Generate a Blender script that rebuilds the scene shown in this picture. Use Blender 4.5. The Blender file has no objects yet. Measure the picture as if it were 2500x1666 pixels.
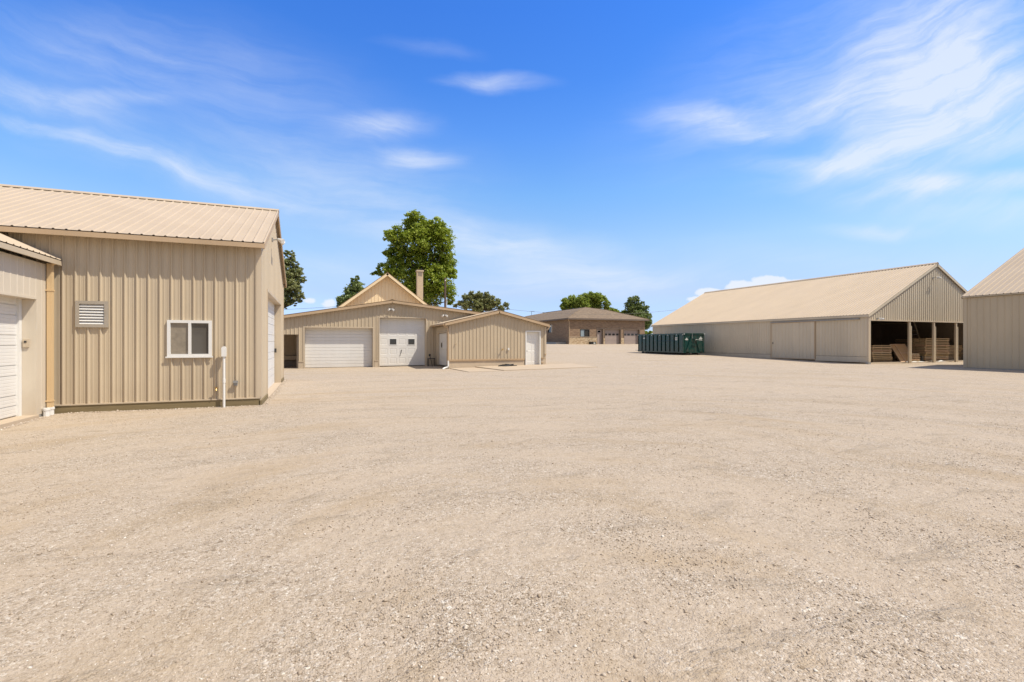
import bpy, math, random
import numpy as np
from mathutils import Vector, Matrix, noise
random.seed(7); rng = np.random.default_rng(7)
S = bpy.context.scene
col = S.collection
R = math.radians

# ------------------------------------------------------------------ helpers
WLOC = {}

class MB:
    """collects faces and links them as ONE mesh object"""
    def __init__(s): s.v = []; s.f = []
    def face(s, pts):
        n = len(s.v); s.v += [tuple(p) for p in pts]; s.f.append(tuple(range(n, n + len(pts)))); return s
    def grid(s, rows):
        n = len(s.v); w = len(rows[0])
        for r in rows: s.v += [tuple(p) for p in r]
        for i in range(len(rows) - 1):
            for j in range(w - 1):
                a = n + i * w + j; s.f.append((a, a + 1, a + w + 1, a + w))
        return s
    def box(s, x0, x1, y0, y1, z0, z1):
        x0, x1 = min(x0, x1), max(x0, x1); y0, y1 = min(y0, y1), max(y0, y1); z0, z1 = min(z0, z1), max(z0, z1)
        n = len(s.v)
        s.v += [(x0,y0,z0),(x1,y0,z0),(x1,y1,z0),(x0,y1,z0),(x0,y0,z1),(x1,y0,z1),(x1,y1,z1),(x0,y1,z1)]
        for q in ((0,3,2,1),(4,5,6,7),(0,1,5,4),(1,2,6,5),(2,3,7,6),(3,0,4,7)): s.f.append(tuple(n + k for k in q))
        return s
    def prism(s, poly, ext):
        """closed polygon (3-D points) swept by the vector ext"""
        n = len(s.v); k = len(poly); e = Vector(ext)
        s.v += [tuple(p) for p in poly] + [tuple(Vector(p) + e) for p in poly]
        s.f.append(tuple(range(n, n + k))); s.f.append(tuple(range(n + 2 * k - 1, n + k - 1, -1)))
        for i in range(k):
            j = (i + 1) % k; s.f.append((n + i, n + j, n + k + j, n + k + i))
        return s
    def beam(s, p, q, side, w, h):
        """bar from p to q, w wide along side, h deep downwards from p-q"""
        p, q, sd = Vector(p), Vector(q), Vector(side).normalized()
        up = sd.cross(q - p).normalized()
        if up.z < 0: up = -up
        return s.prism([p, p + sd * w, p + sd * w - up * h, p - up * h], q - p)
    def tube(s, pts, r, n=8, cap=True):
        pts = [Vector(p) for p in pts]; rr = r if isinstance(r, (list, tuple)) else [r] * len(pts)
        rows = []
        for i, p in enumerate(pts):
            t = (pts[min(i + 1, len(pts) - 1)] - pts[max(i - 1, 0)]).normalized()
            a = t.orthogonal().normalized() if abs(t.z) > .95 else t.cross(Vector((0,0,1))).normalized()
            b = t.cross(a).normalized()
            rows.append([p + (a * math.cos(2*math.pi*k/n) + b * math.sin(2*math.pi*k/n)) * rr[i] for k in range(n + 1)])
        s.grid(rows)
        if cap:
            s.face(rows[0][:-1]); s.face(rows[-1][:-1][::-1])
        return s
    def build(s, name, mat, parent=None, smooth=False):
        me = bpy.data.meshes.new(name)
        o = Vector((0, 0, 0)) if parent is None else WLOC[parent.name]
        me.from_pydata([tuple(Vector(p) - o) for p in s.v], [], s.f)
        me.materials.append(mat)
        if smooth: me.shade_smooth()
        me.update()
        ob = bpy.data.objects.new(name, me); col.objects.link(ob)
        if parent is not None: ob.parent = parent
        WLOC[ob.name] = o
        return ob

def split_build(mb, name, mat, parent):
    """one object for each separate piece collected in mb"""
    par = list(range(len(mb.v)))
    def root(i):
        while par[i] != i: par[i] = par[par[i]]; i = par[i]
        return i
    for f in mb.f:
        for k in f[1:]: par[root(k)] = root(f[0])
    groups = {}
    for f in mb.f: groups.setdefault(root(f[0]), []).append(f)
    for fs_ in groups.values():
        ids = sorted({k for f in fs_ for k in f}); ix = {k: i for i, k in enumerate(ids)}
        q = MB(); q.v = [mb.v[k] for k in ids]; q.f = [tuple(ix[k] for k in f) for f in fs_]; q.build(name, mat, parent)

def tag(o, label=None, cat=None, group=None, kind=None):
    if label: o['label'] = label
    if cat: o['category'] = cat
    if group: o['group'] = group
    if kind: o['kind'] = kind
    return o
def thing(name, loc, label, cat, group=None):
    o = bpy.data.objects.new(name, None); col.objects.link(o); o.location = loc; o.empty_display_size = .3
    WLOC[o.name] = Vector(loc)
    return tag(o, label, cat, group)
def copy_tree(o, parent=None):
    c = o.copy(); col.objects.link(c)
    if parent is not None: c.parent = parent
    for ch in list(o.children): copy_tree(ch, c)
    return c

class Fr:
    """a wall's frame: s runs along u, n outwards, z up"""
    def __init__(s, O, u, n): s.O = O; s.u = u; s.n = n
    def p(s, a, n, z): return (s.O[0] + s.u[0]*a + s.n[0]*n, s.O[1] + s.u[1]*a + s.n[1]*n, z)
    def box(s, mb, a0, a1, n0, n1, z0, z1):
        p, q = s.p(a0, n0, z0), s.p(a1, n1, z1)
        return mb.box(p[0], q[0], p[1], q[1], z0, z1)
def south(Y): return Fr((0, Y), (1, 0), (0, -1))
def north(Y): return Fr((0, Y), (1, 0), (0, 1))
def east(X): return Fr((X, 0), (0, 1), (1, 0))
def west(X): return Fr((X, 0), (0, 1), (-1, 0))

def rib_profile(L0, L1, pitch, off, h, wb, wt, minor, extra):
    pts = []
    k = math.floor((L0 - off) / pitch) - 1
    while off + k * pitch < L1 + pitch:
        c = off + k * pitch
        pts += [(c - wb/2, 0), (c - wt/2, h), (c + wt/2, h), (c + wb/2, 0)]
        if minor:
            for m in (1/3, 2/3):
                d = c + pitch * m
                pts += [(d - .016, 0), (d - .007, minor), (d + .007, minor), (d + .016, 0)]
        k += 1
    xs = [p[0] for p in pts]; hs = [p[1] for p in pts]
    ss = sorted(set([x for x in xs if L0 < x < L1] + [L0, L1] + [e for e in extra if L0 <= e <= L1]))
    return ss, [float(np.interp(x, xs, hs)) for x in ss]

def ribbed(mb, P, L0, L1, lo, hi, openings=(), pitch=.2286, off=0., h=.02, wb=.062, wt=.022, minor=0., breaks=()):
    """ribbed steel sheet; P(s, t, n) maps sheet coordinates to space; openings = (s0, s1, t0, t1)"""
    flo = lo if callable(lo) else (lambda s: lo); fhi = hi if callable(hi) else (lambda s: hi)
    ex = list(breaks)
    for o in openings: ex += [o[0], o[1]]
    ss, hs = rib_profile(L0, L1, pitch, off, h, wb, wt, minor, ex)
    for i in range(len(ss) - 1):
        a, b, ha, hb = ss[i], ss[i+1], hs[i], hs[i+1]
        m = (a + b) / 2
        cuts = sorted([(o[2], o[3]) for o in openings if o[0] < m < o[1]])
        lo_a, lo_b = flo(a), flo(b)
        for c0, c1 in cuts:
            if c0 > max(lo_a, lo_b) + 1e-4:
                mb.face([P(a, lo_a, ha), P(b, lo_b, hb), P(b, c0, hb), P(a, c0, ha)])
            lo_a = lo_b = c1
        mb.face([P(a, lo_a, ha), P(b, lo_b, hb), P(b, fhi(b), hb), P(a, fhi(a), ha)])
    return mb
def wall_sheet(fr, *a, **k):
    return ribbed(MB(), lambda s, t, n: fr.p(s, n, t), *a, **k)
def roof_sheet(A, U, V, N, L, W, **k):
    """A = eave start, U along the eave, V up the slope, N out"""
    A, U, V, N = Vector(A), Vector(U).normalized(), Vector(V).normalized(), Vector(N).normalized()
    return ribbed(MB(), lambda s, t, n: A + U * s + V * t + N * n, 0, L, 0, W, **k)

# ------------------------------------------------------------------ materials
def mat(name):
    m = bpy.data.materials.new(name); m.use_nodes = True
    nt = m.node_tree; b = nt.nodes['Principled BSDF']
    return m, nt, b
def nd(nt, t, **k):
    n = nt.nodes.new(t)
    for a, v in k.items():
        if a in n.inputs: n.inputs[a].default_value = v
        else: setattr(n, a, v)
    return n
def ramp(nt, fac, stops):
    r = nt.nodes.new('ShaderNodeValToRGB'); nt.links.new(fac, r.inputs[0])
    while len(r.color_ramp.elements) < len(stops): r.color_ramp.elements.new(.5)
    for e, (p, c) in zip(r.color_ramp.elements, stops):
        e.position = p; e.color = (*c, 1) if len(c) == 3 else c
    return r.outputs[0]
def mix(nt, fac, a, b, t='MIX'):
    n = nt.nodes.new('ShaderNodeMix'); n.data_type = 'RGBA'; n.blend_type = t
    for s, v in ((n.inputs[0], fac), (n.inputs[6], a), (n.inputs[7], b)):
        if isinstance(v, (int, float)): s.default_value = v
        elif isinstance(v, tuple): s.default_value = (*v, 1)
        else: nt.links.new(v, s)
    return n.outputs[2]
def mth(nt, op, a, b=None, c=None, clamp=False):
    n = nt.nodes.new('ShaderNodeMath'); n.operation = op; n.use_clamp = clamp
    for i, v in enumerate((a, b, c)):
        if v is None: continue
        if isinstance(v, (int, float)): n.inputs[i].default_value = v
        else: nt.links.new(v, n.inputs[i])
    return n.outputs[0]
def geo(nt): return nt.nodes.new('ShaderNodeNewGeometry').outputs['Position']
def mapped(nt, vec, scale=(1,1,1), rot=(0,0,0), loc=(0,0,0)):
    m = nt.nodes.new('ShaderNodeMapping'); nt.links.new(vec, m.inputs[0])
    m.inputs['Scale'].default_value = scale; m.inputs['Rotation'].default_value = rot; m.inputs['Location'].default_value = loc
    return m.outputs[0]
def noi(nt, vec, scale, detail=4, rough=.55, dist=0.):
    n = nd(nt, 'ShaderNodeTexNoise', Scale=scale, Detail=detail, Roughness=rough, Distortion=dist)
    nt.links.new(vec, n.inputs['Vector']); return n.outputs[0]

def steel(name, c, var=.06, rough=.5, spec=.3, dust=.35):
    """painted sheet steel: faint sheet-to-sheet tone, vertical weather streaks, dusty foot"""
    m, nt, b = mat(name); p = geo(nt)
    n1 = noi(nt, mapped(nt, p, (.9,.9,.35)), 1., 5)
    n2 = noi(nt, mapped(nt, p, (9,9,.5)), 1., 4)
    a = mix(nt, ramp(nt, n1, [(.3,(0,0,0)),(.7,(1,1,1))]), tuple(x*(1-var) for x in c), tuple(min(1,x*(1+var)) for x in c))
    a = mix(nt, mth(nt,'MULTIPLY',ramp(nt, n2, [(.5,(0,0,0)),(.85,(1,1,1))]),.25), a, tuple(x*f for x,f in zip(c,(.84,.8,.74))))
    sx = nt.nodes.new('ShaderNodeSeparateXYZ'); nt.links.new(p, sx.inputs[0])
    wn = nt.nodes.new('ShaderNodeTexWhiteNoise'); wn.noise_dimensions = '1D'
    nt.links.new(mth(nt,'FLOOR', mth(nt,'DIVIDE', mth(nt,'ADD', sx.outputs[0], sx.outputs[1]), .9144)), wn.inputs['W'])
    a = mix(nt, 1., a, ramp(nt, wn.outputs['Value'], [(0,(.955,.95,.945)),(1,(1,1,1))]), 'MULTIPLY')
    if dust:
        z = nt.nodes.new('ShaderNodeSeparateXYZ'); nt.links.new(p, z.inputs[0])
        zz = mth(nt, 'ADD', z.outputs[2], mth(nt,'MULTIPLY',noi(nt, p, 3., 4),-.9))
        f = nd(nt,'ShaderNodeMapRange'); nt.links.new(zz, f.inputs[0]); f.inputs[1].default_value=-.4; f.inputs[2].default_value=.35; f.inputs[3].default_value=dust; f.inputs[4].default_value=0
        a = mix(nt, f.outputs[0], a, (.42,.33,.23))
    nt.links.new(a, b.inputs['Base Color'])
    b.inputs['Roughness'].default_value = rough; b.inputs['Specular IOR Level'].default_value = spec
    bp = nd(nt,'ShaderNodeBump', Strength=.05, Distance=.02); nt.links.new(noi(nt, p, 2.2, 3), bp.inputs['Height']); nt.links.new(bp.outputs[0], b.inputs['Normal'])
    return m
def flat(name, c, rough=.6, spec=.3, var=.1, scale=6., metal=0.):
    m, nt, b = mat(name); p = geo(nt)
    n = noi(nt, p, scale, 5)
    nt.links.new(mix(nt, n, tuple(x*(1-var) for x in c), tuple(min(1,x*(1+var)) for x in c)), b.inputs['Base Color'])
    b.inputs['Roughness'].default_value = rough; b.inputs['Specular IOR Level'].default_value = spec; b.inputs['Metallic'].default_value = metal
    return m
def wood(name, c, var=.35, island=True):
    m, nt, b = mat(name); p = geo(nt)
    n = noi(nt, mapped(nt, p, (1.2,14,14)), 1.5, 5, .6, .4)
    a = mix(nt, n, tuple(x*(1-var) for x in c), tuple(min(1,x*(1+var)) for x in c))
    if island:
        r = nt.nodes.new('ShaderNodeObjectInfo').outputs['Random']
        a = mix(nt, .65, a, ramp(nt, r, [(0,(.34,.25,.14)),(.3,(.58,.43,.25)),(.55,(.74,.57,.35)),(.75,(.68,.42,.27)),(1,(.80,.68,.48))]))
    nt.links.new(a, b.inputs['Base Color']); b.inputs['Roughness'].default_value = .8; b.inputs['Specular IOR Level'].default_value = .2
    return m
def glassy(name, c, rough=.04):
    m, nt, b = mat(name); b.inputs['Base Color'].default_value = (*c, 1); b.inputs['Roughness'].default_value = rough; b.inputs['Specular IOR Level'].default_value = .6
    return m
def leaves(name, dark, mid, light, trans=.42):
    m, nt, b = mat(name); p = geo(nt)
    r = nt.nodes.new('ShaderNodeNewGeometry').outputs['Random Per Island']
    n = noi(nt, p, .55, 3)
    f = mth(nt, 'ADD', mth(nt,'MULTIPLY',r,.55), mth(nt,'MULTIPLY',n,.5))
    c = ramp(nt, f, [(.2,dark),(.5,mid),(.85,light)])
    nt.links.new(c, b.inputs['Base Color']); b.inputs['Roughness'].default_value = .5; b.inputs['Specular IOR Level'].default_value = .35
    t = nt.nodes.new('ShaderNodeBsdfTranslucent'); nt.links.new(mix(nt,.5,c,(.30,.36,.04)), t.inputs[0])
    ms = nt.nodes.new('ShaderNodeMixShader'); ms.inputs[0].default_value = trans
    nt.links.new(b.outputs[0], ms.inputs[1]); nt.links.new(t.outputs[0], ms.inputs[2])
    nt.links.new(ms.outputs[0], nt.nodes['Material Output'].inputs[0])
    return m

BEIGE = (.525,.43,.30)
M = dict(
    wall=steel('beige_steel', BEIGE),
    wall_pale=steel('pale_beige_steel', (.64,.56,.44)),
    wall_bounce=steel('bounce_brightened_steel', (.86,.67,.42), dust=0),  # beige brightened to stand in for light bounced off the low roof
    wall_barn=steel('taupe_steel', (.63,.54,.40)),
    wall_dull=steel('dull_taupe_steel', (.54,.44,.295)),  # duller taupe paint of the right-hand building
    roof=steel('roof_steel', (.535,.425,.30), var=.03, dust=0, rough=.55),
    roof_barn=steel('barn_roof_steel', (.62,.495,.35), var=.03, dust=0, rough=.55),
    trim=steel('tan_trim', (.50,.36,.22), dust=0),
    trim_light=steel('beige_trim', (.56,.46,.33), dust=.2),
    downspout=steel('tan_downspout', (.68,.49,.27), dust=0),
    white=steel('white_paint', (.74,.72,.67), var=.03, dust=.15),
    vinyl=flat('white_vinyl', (.74,.72,.67), .4, .4, .03),
    grey=flat('grey_metal', (.28,.27,.25), .45, .5, .15),
    dark=flat('dark_metal', (.045,.042,.038), .5, .4, .2),
    black=flat('black_rubber', (.02,.02,.02), .6, .3, .3),
    brass=flat('brass', (.35,.22,.08), .35, .5, .2, metal=.6),
    pane=glassy('dark_glass', (.045,.042,.036)),
    pane_brown=flat('blind_glass', (.26,.22,.165), .12, .5, .38, 9),
    pane_mid=glassy('window_glass', (.10,.088,.07), .05),
    pane_sky=glassy('pale_glass', (.30,.36,.38), .08),
    skirt=wood('skirt_wood', (.22,.17,.09), island=False),
    post=wood('post_wood', (.52,.43,.31), .25, island=False),
    pallet=wood('pallet_wood', (.46,.33,.19)),
    panel=wood('panel_wood', (.58,.38,.20), .2, island=False),
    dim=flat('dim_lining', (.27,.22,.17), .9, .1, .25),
    lining=flat('bay_lining', (.48,.40,.30), .9, .1, .15),
    concrete=flat('concrete', (.50,.40,.29), .9, .2, .12, 3),
    block=flat('tan_masonry', (.52,.42,.30), .9, .2, .14, 4),
    bark=flat('bark', (.09,.07,.05), .9, .1, .4, 8),
    pole=flat('pole_wood', (.14,.10,.075), .9, .1, .3, 5),
    green=None, brick=None, shingle=None,
    sticker=flat('white_sticker', (.5,.5,.45), .5, .3, .1, 30),
)
# dumpster green with dusty scuffs
m, nt, b = mat('dumpster_paint'); p = geo(nt)
n = noi(nt, mapped(nt, p, (3,3,1.2)), 1.3, 6, .65)
nt.links.new(mix(nt, ramp(nt, n, [(.44,(0,0,0)),(.68,(1,1,1))]), (.002,.042,.034), (.05,.06,.043)), b.inputs['Base Color'])
b.inputs['Roughness'].default_value = .24; b.inputs['Specular IOR Level'].default_value = .7; M['green'] = m
# brick
def brick(name, along):
    m, nt, b = mat(name); p = geo(nt)
    s = nt.nodes.new('ShaderNodeSeparateXYZ'); nt.links.new(p, s.inputs[0])
    c = nt.nodes.new('ShaderNodeCombineXYZ'); nt.links.new(s.outputs[along], c.inputs[0]); nt.links.new(s.outputs[2], c.inputs[1])
    t = nd(nt, 'ShaderNodeTexBrick', Scale=1.); nt.links.new(c.outputs[0], t.inputs[0])
    t.inputs['Color1'].default_value = (.34,.225,.135,1); t.inputs['Color2'].default_value = (.185,.11,.066,1); t.inputs['Mortar'].default_value = (.28,.21,.145,1)
    t.inputs['Brick Width'].default_value = .30; t.inputs['Row Height'].default_value = .11; t.inputs['Mortar Size'].default_value = .012
    n = noi(nt, p, .7, 4)
    nt.links.new(mix(nt, mth(nt,'MULTIPLY',n,.5), t.outputs[0], (.26,.175,.105)), b.inputs['Base Color']); b.inputs['Roughness'].default_value = .9
    bp = nd(nt,'ShaderNodeBump', Strength=.4, Distance=.01); nt.links.new(t.outputs[1], bp.inputs['Height']); bp.invert = True; nt.links.new(bp.outputs[0], b.inputs['Normal'])
    return m
M['brick'] = brick('brown_brick_front', 0); M['brick_side'] = brick('brown_brick_side', 1)
def stone_veneer():
    m, nt, b = mat('tan_stone'); p = geo(nt)
    v = nd(nt,'ShaderNodeTexVoronoi', Scale=5.); nt.links.new(mapped(nt,p,(1,1,1.8)), v.inputs['Vector'])
    s = nt.nodes.new('ShaderNodeSeparateColor'); nt.links.new(v.outputs['Color'], s.inputs[0])
    nt.links.new(ramp(nt, s.outputs[0], [(0,(.34,.23,.13)),(.5,(.50,.37,.22)),(1,(.58,.46,.30))]), b.inputs['Base Color']); b.inputs['Roughness'].default_value = .9
    return m
M['stone'] = stone_veneer()
m, nt, b = mat('brown_shingles'); p = geo(nt)
v = nd(nt,'ShaderNodeTexVoronoi', Scale=4.); nt.links.new(mapped(nt,p,(1,1,3)), v.inputs['Vector'])
s_ = nt.nodes.new('ShaderNodeSeparateColor'); nt.links.new(v.outputs['Color'], s_.inputs[0])
a = mix(nt, s_.outputs[0], (.16,.112,.07), (.25,.18,.115))
a = mix(nt, mth(nt,'MULTIPLY',noi(nt,p,.8,4),.4), a, (.26,.19,.12))
nt.links.new(a, b.inputs['Base Color']); b.inputs['Roughness'].default_value = .95; M['shingle'] = m

# ------------------------------------------------------------------ ground
def sm(a, b, x):
    t = min(1, max(0, (x - a) / (b - a))); return t * t * (3 - 2 * t)
RY = [-50,0,18,22,30,36,42,50,58,62,900]; RZ = [0,0,.07,.12,.30,.45,.52,.95,1.33,1.37,1.40]
def gz(x, y):
    z = float(np.interp(y, RY, RZ)) * sm(3, 27, x)
    z -= .05 * math.exp(-((x-5.5)**2 + (y-28)**2) / 8)
    z += .07 * math.exp(-((x-36)**2 + (y-14.5)**2) / 14)
    n = noise.noise((x*.35, y*.35, 0)) * .5 + noise.noise((x*.9, y*.9, 5)) * .3
    return z + n * .022 * (1 if y < 60 else 0)

def ground_material():
    m, nt, b = mat('crushed_gravel'); p = geo(nt)
    # wandering wheel tracks: space bent by noise, then stretched along the driving direction
    wv = nd(nt,'ShaderNodeTexNoise', Scale=.16, Detail=2.); nt.links.new(p, wv.inputs['Vector'])
    w = nt.nodes.new('ShaderNodeVectorMath'); w.operation = 'MULTIPLY_ADD'; nt.links.new(wv.outputs['Color'], w.inputs[0]); w.inputs[1].default_value = (2.2,2.2,0); nt.links.new(p, w.inputs[2])
    pw = w.outputs[0]
    # loose (1) against packed (0) patches
    # turning tracks: arcs swept about the middle of the near yard
    pc = nt.nodes.new('ShaderNodeVectorMath'); pc.operation = 'SUBTRACT'; nt.links.new(pw, pc.inputs[0]); pc.inputs[1].default_value = (2.6,3.6,0)
    ps = nt.nodes.new('ShaderNodeSeparateXYZ'); nt.links.new(pc.outputs[0], ps.inputs[0])
    rad = mth(nt,'SQRT', mth(nt,'ADD', mth(nt,'MULTIPLY',ps.outputs[0],ps.outputs[0]), mth(nt,'MULTIPLY',ps.outputs[1],ps.outputs[1])))
    soft = mth(nt,'DIVIDE', 2.6, mth(nt,'ADD', rad, 1.6))
    pv = nt.nodes.new('ShaderNodeCombineXYZ'); nt.links.new(mth(nt,'MULTIPLY',rad,1.5), pv.inputs[0])
    nt.links.new(mth(nt,'MULTIPLY',ps.outputs[0],soft), pv.inputs[1]); nt.links.new(mth(nt,'MULTIPLY',ps.outputs[1],soft), pv.inputs[2])
    tracks = noi(nt, pv.outputs[0], 1., 5, .6)
    patch = noi(nt, pw, .55, 5, .62)
    big = noi(nt, p, .09, 3)
    loose = mth(nt,'ADD', mth(nt,'MULTIPLY',tracks,.6), mth(nt,'MULTIPLY',patch,.4))
    lm = nd(nt,'ShaderNodeMapRange'); lm.interpolation_type='SMOOTHSTEP'; nt.links.new(loose, lm.inputs[0]); lm.inputs[1].default_value=.36; lm.inputs[2].default_value=.64
    L = lm.outputs[0]
    def stones(scale):
        v = nd(nt,'ShaderNodeTexVoronoi', Scale=scale, Randomness=1.); nt.links.new(p, v.inputs['Vector'])
        s = nt.nodes.new('ShaderNodeSeparateColor'); nt.links.new(v.outputs['Color'], s.inputs[0])
        return s.outputs[0], s.outputs[1], v.outputs['Distance']
    a0, a1, ad = stones(78.); b0, b1, bd = stones(42.); c0, c1, cd = stones(170.)
    tone = [(0,(.23,.175,.12)),(.07,(.37,.29,.205)),(.3,(.465,.375,.278)),(.7,(.53,.435,.332)),(.9,(.59,.50,.40)),(1,(.76,.69,.58))]
    cs = ramp(nt, a0, tone)
    cb = ramp(nt, b0, tone)
    cl = mix(nt, mth(nt,'GREATER_THAN',b1,.74), cs, cb)                    # some larger stones among the small
    fine = mix(nt, c0, (.46,.37,.273), (.53,.43,.322))                  # packed fines
    cfin = mix(nt, mth(nt,'MULTIPLY', mth(nt,'GREATER_THAN',a1,.80),.6), fine, cs)
    c = mix(nt, L, cfin, cl)
    # clayey tan dirt and greyer washed gravel
    dirt = ramp(nt, noi(nt, mapped(nt,pv.outputs[0],(.8,.8,1),(0,0,0),(7,3,0)), 1., 6, .65), [(.52,(0,0,0)),(.68,(1,1,1))])
    c = mix(nt, mth(nt,'MULTIPLY',dirt,.66), c, (.44,.335,.22))
    c = mix(nt, ramp(nt, big, [(.45,(0,0,0)),(.65,(.35,.35,.35))]), c, mix(nt,.5,c,(.47,.395,.31)))
    mid = noi(nt, p, 7., 4, .7)                                            # clumps a hand wide
    c = mix(nt, 1., c, ramp(nt, mid, [(.22,(.80,.78,.76)),(.48,(1,1,1)),(.78,(1.0,1.0,1.0))]), 'MULTIPLY')
    c = mix(nt, 1., c, ramp(nt, noi(nt, p, 26., 3, .7), [(.25,(.76,.74,.72)),(.46,(1,1,1)),(.75,(1,1,1))]), 'MULTIPLY')
    # short ridges of loose stone thrown up by turning wheels
    rn = noi(nt, mapped(nt, pw, (.8,2.1,1), (0,0,R(-18))), 1.1, 7, .68, .4)
    ridge = nd(nt,'ShaderNodeMapRange'); ridge.interpolation_type='SMOOTHSTEP'; nt.links.new(rn, ridge.inputs[0]); ridge.inputs[1].default_value=.54; ridge.inputs[2].default_value=.70
    RG = ridge.outputs[0]
    c = mix(nt, mth(nt,'MULTIPLY',RG,mth(nt,'ADD',mth(nt,'MULTIPLY',a1,.5),.06)), c, (.30,.235,.16))  # darker tone painted in for the shadows among the ridge stones
    # grassland far out
    sp = nt.nodes.new('ShaderNodeSeparateXYZ'); nt.links.new(p, sp.inputs[0])
    far = nd(nt,'ShaderNodeMapRange'); nt.links.new(mth(nt,'ADD',sp.outputs[1],mth(nt,'MULTIPLY',noi(nt,p,.2,4),10)), far.inputs[0]); far.inputs[1].default_value=96; far.inputs[2].default_value=100
    c = mix(nt, far.outputs[0], c, mix(nt, noi(nt,p,1.5,5), (.05,.07,.02), (.12,.12,.045)))
    nt.links.new(c, b.inputs['Base Color']); b.inputs['Roughness'].default_value = .95; b.inputs['Specular IOR Level'].default_value = .12
    # relief
    hgt = mth(nt,'ADD', mth(nt,'MULTIPLY', mth(nt,'SUBTRACT',1.,ad), .0075), mth(nt,'MULTIPLY',mth(nt,'MULTIPLY', mth(nt,'SUBTRACT',.8,bd), mth(nt,'GREATER_THAN',b1,.74)), .009))
    hgt = mth(nt,'MULTIPLY', hgt, mth(nt,'ADD', mth(nt,'MULTIPLY',L,.85), .30))
    hgt = mth(nt,'ADD', hgt, mth(nt,'MULTIPLY', cd, -.003))
    hgt = mth(nt,'ADD', hgt, mth(nt,'MULTIPLY', mid, .02))
    hgt = mth(nt,'ADD', hgt, mth(nt,'ADD', mth(nt,'MULTIPLY', loose, .10), mth(nt,'MULTIPLY', RG, .012)))
    bp = nd(nt,'ShaderNodeBump', Strength=1., Distance=1.); nt.links.new(hgt, bp.inputs['Height']); nt.links.new(bp.outputs[0], b.inputs['Normal'])
    return m
xs = np.unique(np.concatenate([np.linspace(-900,-40,12), np.arange(-40,70,1.), np.linspace(70,900,14)]))
ys = np.unique(np.concatenate([np.linspace(-400,-20,8), np.arange(-20,70,.8), np.linspace(70,900,24)]))
mb = MB(); mb.grid([[(x, y, gz(x, y)) for x in xs] for y in ys])
M['gravel'] = ground_material()
tag(mb.build('gravel_ground', M['gravel'], None, True), kind='structure', label='tan crushed gravel yard', cat='ground')

# loose stones standing proud of the surface in the near yard
CY, SY = math.cos(R(21.7)), math.sin(R(21.7))
def stone_field(n):
    d = 1.9 + 12.5 * rng.random(n*3) ** 1.25
    keep = rng.random(n*3) < 1.0
    l = (rng.random(n*3) * 2.3 - 1.15) * d
    x = SY * d + CY * l; y = CY * d - SY * l
    msk = np.array([noise.noise((a*.6, b*.9, 3)) + .5*noise.noise((a*1.9,b*2.5,8)) for a, b in zip(x, y)])
    ok = (msk > -.15 + .9*(rng.random(n*3)-.5)) & (x > -5.2) & ~((y > 13.6) & (x < -1.2))
    x, y = x[ok][:n], y[ok][:n]
    # gravel kicked up against the foot of the left walls
    bx_ = rng.uniform(-5.3,-1.25,2600); by_ = 13.885 - np.abs(rng.normal(0,.05,2600)); ax_ = -5.44 + np.abs(rng.normal(0,.05,900)); ay_ = rng.uniform(9,13.7,900)
    ex_ = -1.28 + np.abs(rng.normal(0,.06,1500)); ey_ = rng.uniform(13.9,22.8,1500)
    x = np.concatenate([x,bx_,ax_,ex_]); y = np.concatenate([y,by_,ay_,ey_]); nw = 5000; n = len(x)
    z = np.array([gz(a, b) for a, b in zip(x, y)])
    r = np.clip(np.exp(rng.normal(math.log(.0047), .42, n)), .0025, .018)
    r[-nw:] *= 2.1
    base = np.array([(1,0,0),(-.5,.87,0),(-.5,-.87,0),(0,0,1),(0,0,-1),(.4,.5,.7)], float)[:5]
    a = rng.random(n) * 6.283
    V = np.empty((n, 5, 3))
    sc = np.stack([r*(.8+.7*rng.random(n)), r*(.7+.5*rng.random(n)), r*(.45+.4*rng.random(n))], 1)
    q = base[None] * sc[:, None] * (1 + .35*(rng.random((n,5,1))-.5))
    q[:, 3, :2] += (rng.random((n,2))-.5) * r[:, None] * .9
    V[..., 0] = q[..., 0]*np.cos(a)[:,None] - q[..., 1]*np.sin(a)[:,None] + x[:,None]
    V[..., 1] = q[..., 0]*np.sin(a)[:,None] + q[..., 1]*np.cos(a)[:,None] + y[:,None]
    V[..., 2] = q[..., 2] + (z + r*.18)[:,None]
    tri = np.array([(0,1,3),(1,2,3),(2,0,3),(1,0,4),(2,1,4),(0,2,4)])
    F = (np.arange(n)[:,None,None]*5 + tri[None]).reshape(-1,3)
    me = bpy.data.meshes.new('loose_gravel')
    me.vertices.add(n*5); me.vertices.foreach_set('co', V.reshape(-1))
    me.loops.add(len(F)*3); me.loops.foreach_set('vertex_index', F.reshape(-1).astype(np.int32))
    me.polygons.add(len(F)); me.polygons.foreach_set('loop_start', np.arange(0, len(F)*3, 3, dtype=np.int32))
    me.update(calc_edges=True); me.validate()
    m, nt, b = mat('loose_stone')
    rr = nt.nodes.new('ShaderNodeNewGeometry').outputs['Random Per Island']
    nt.links.new(ramp(nt, rr, [(0,(.30,.235,.165)),(.08,(.39,.305,.22)),(.4,(.47,.38,.29)),(.75,(.54,.45,.35)),(.93,(.62,.53,.43)),(1,(.78,.72,.62))]), b.inputs['Base Color'])
    b.inputs['Roughness'].default_value = .9; b.inputs['Specular IOR Level'].default_value = .15
    me.materials.append(m)
    o = bpy.data.objects.new('loose_gravel', me); col.objects.link(o)
    tag(o, 'small loose pale stones scattered over the near yard', 'gravel', kind='stuff')
stone_field(70000)

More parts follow.
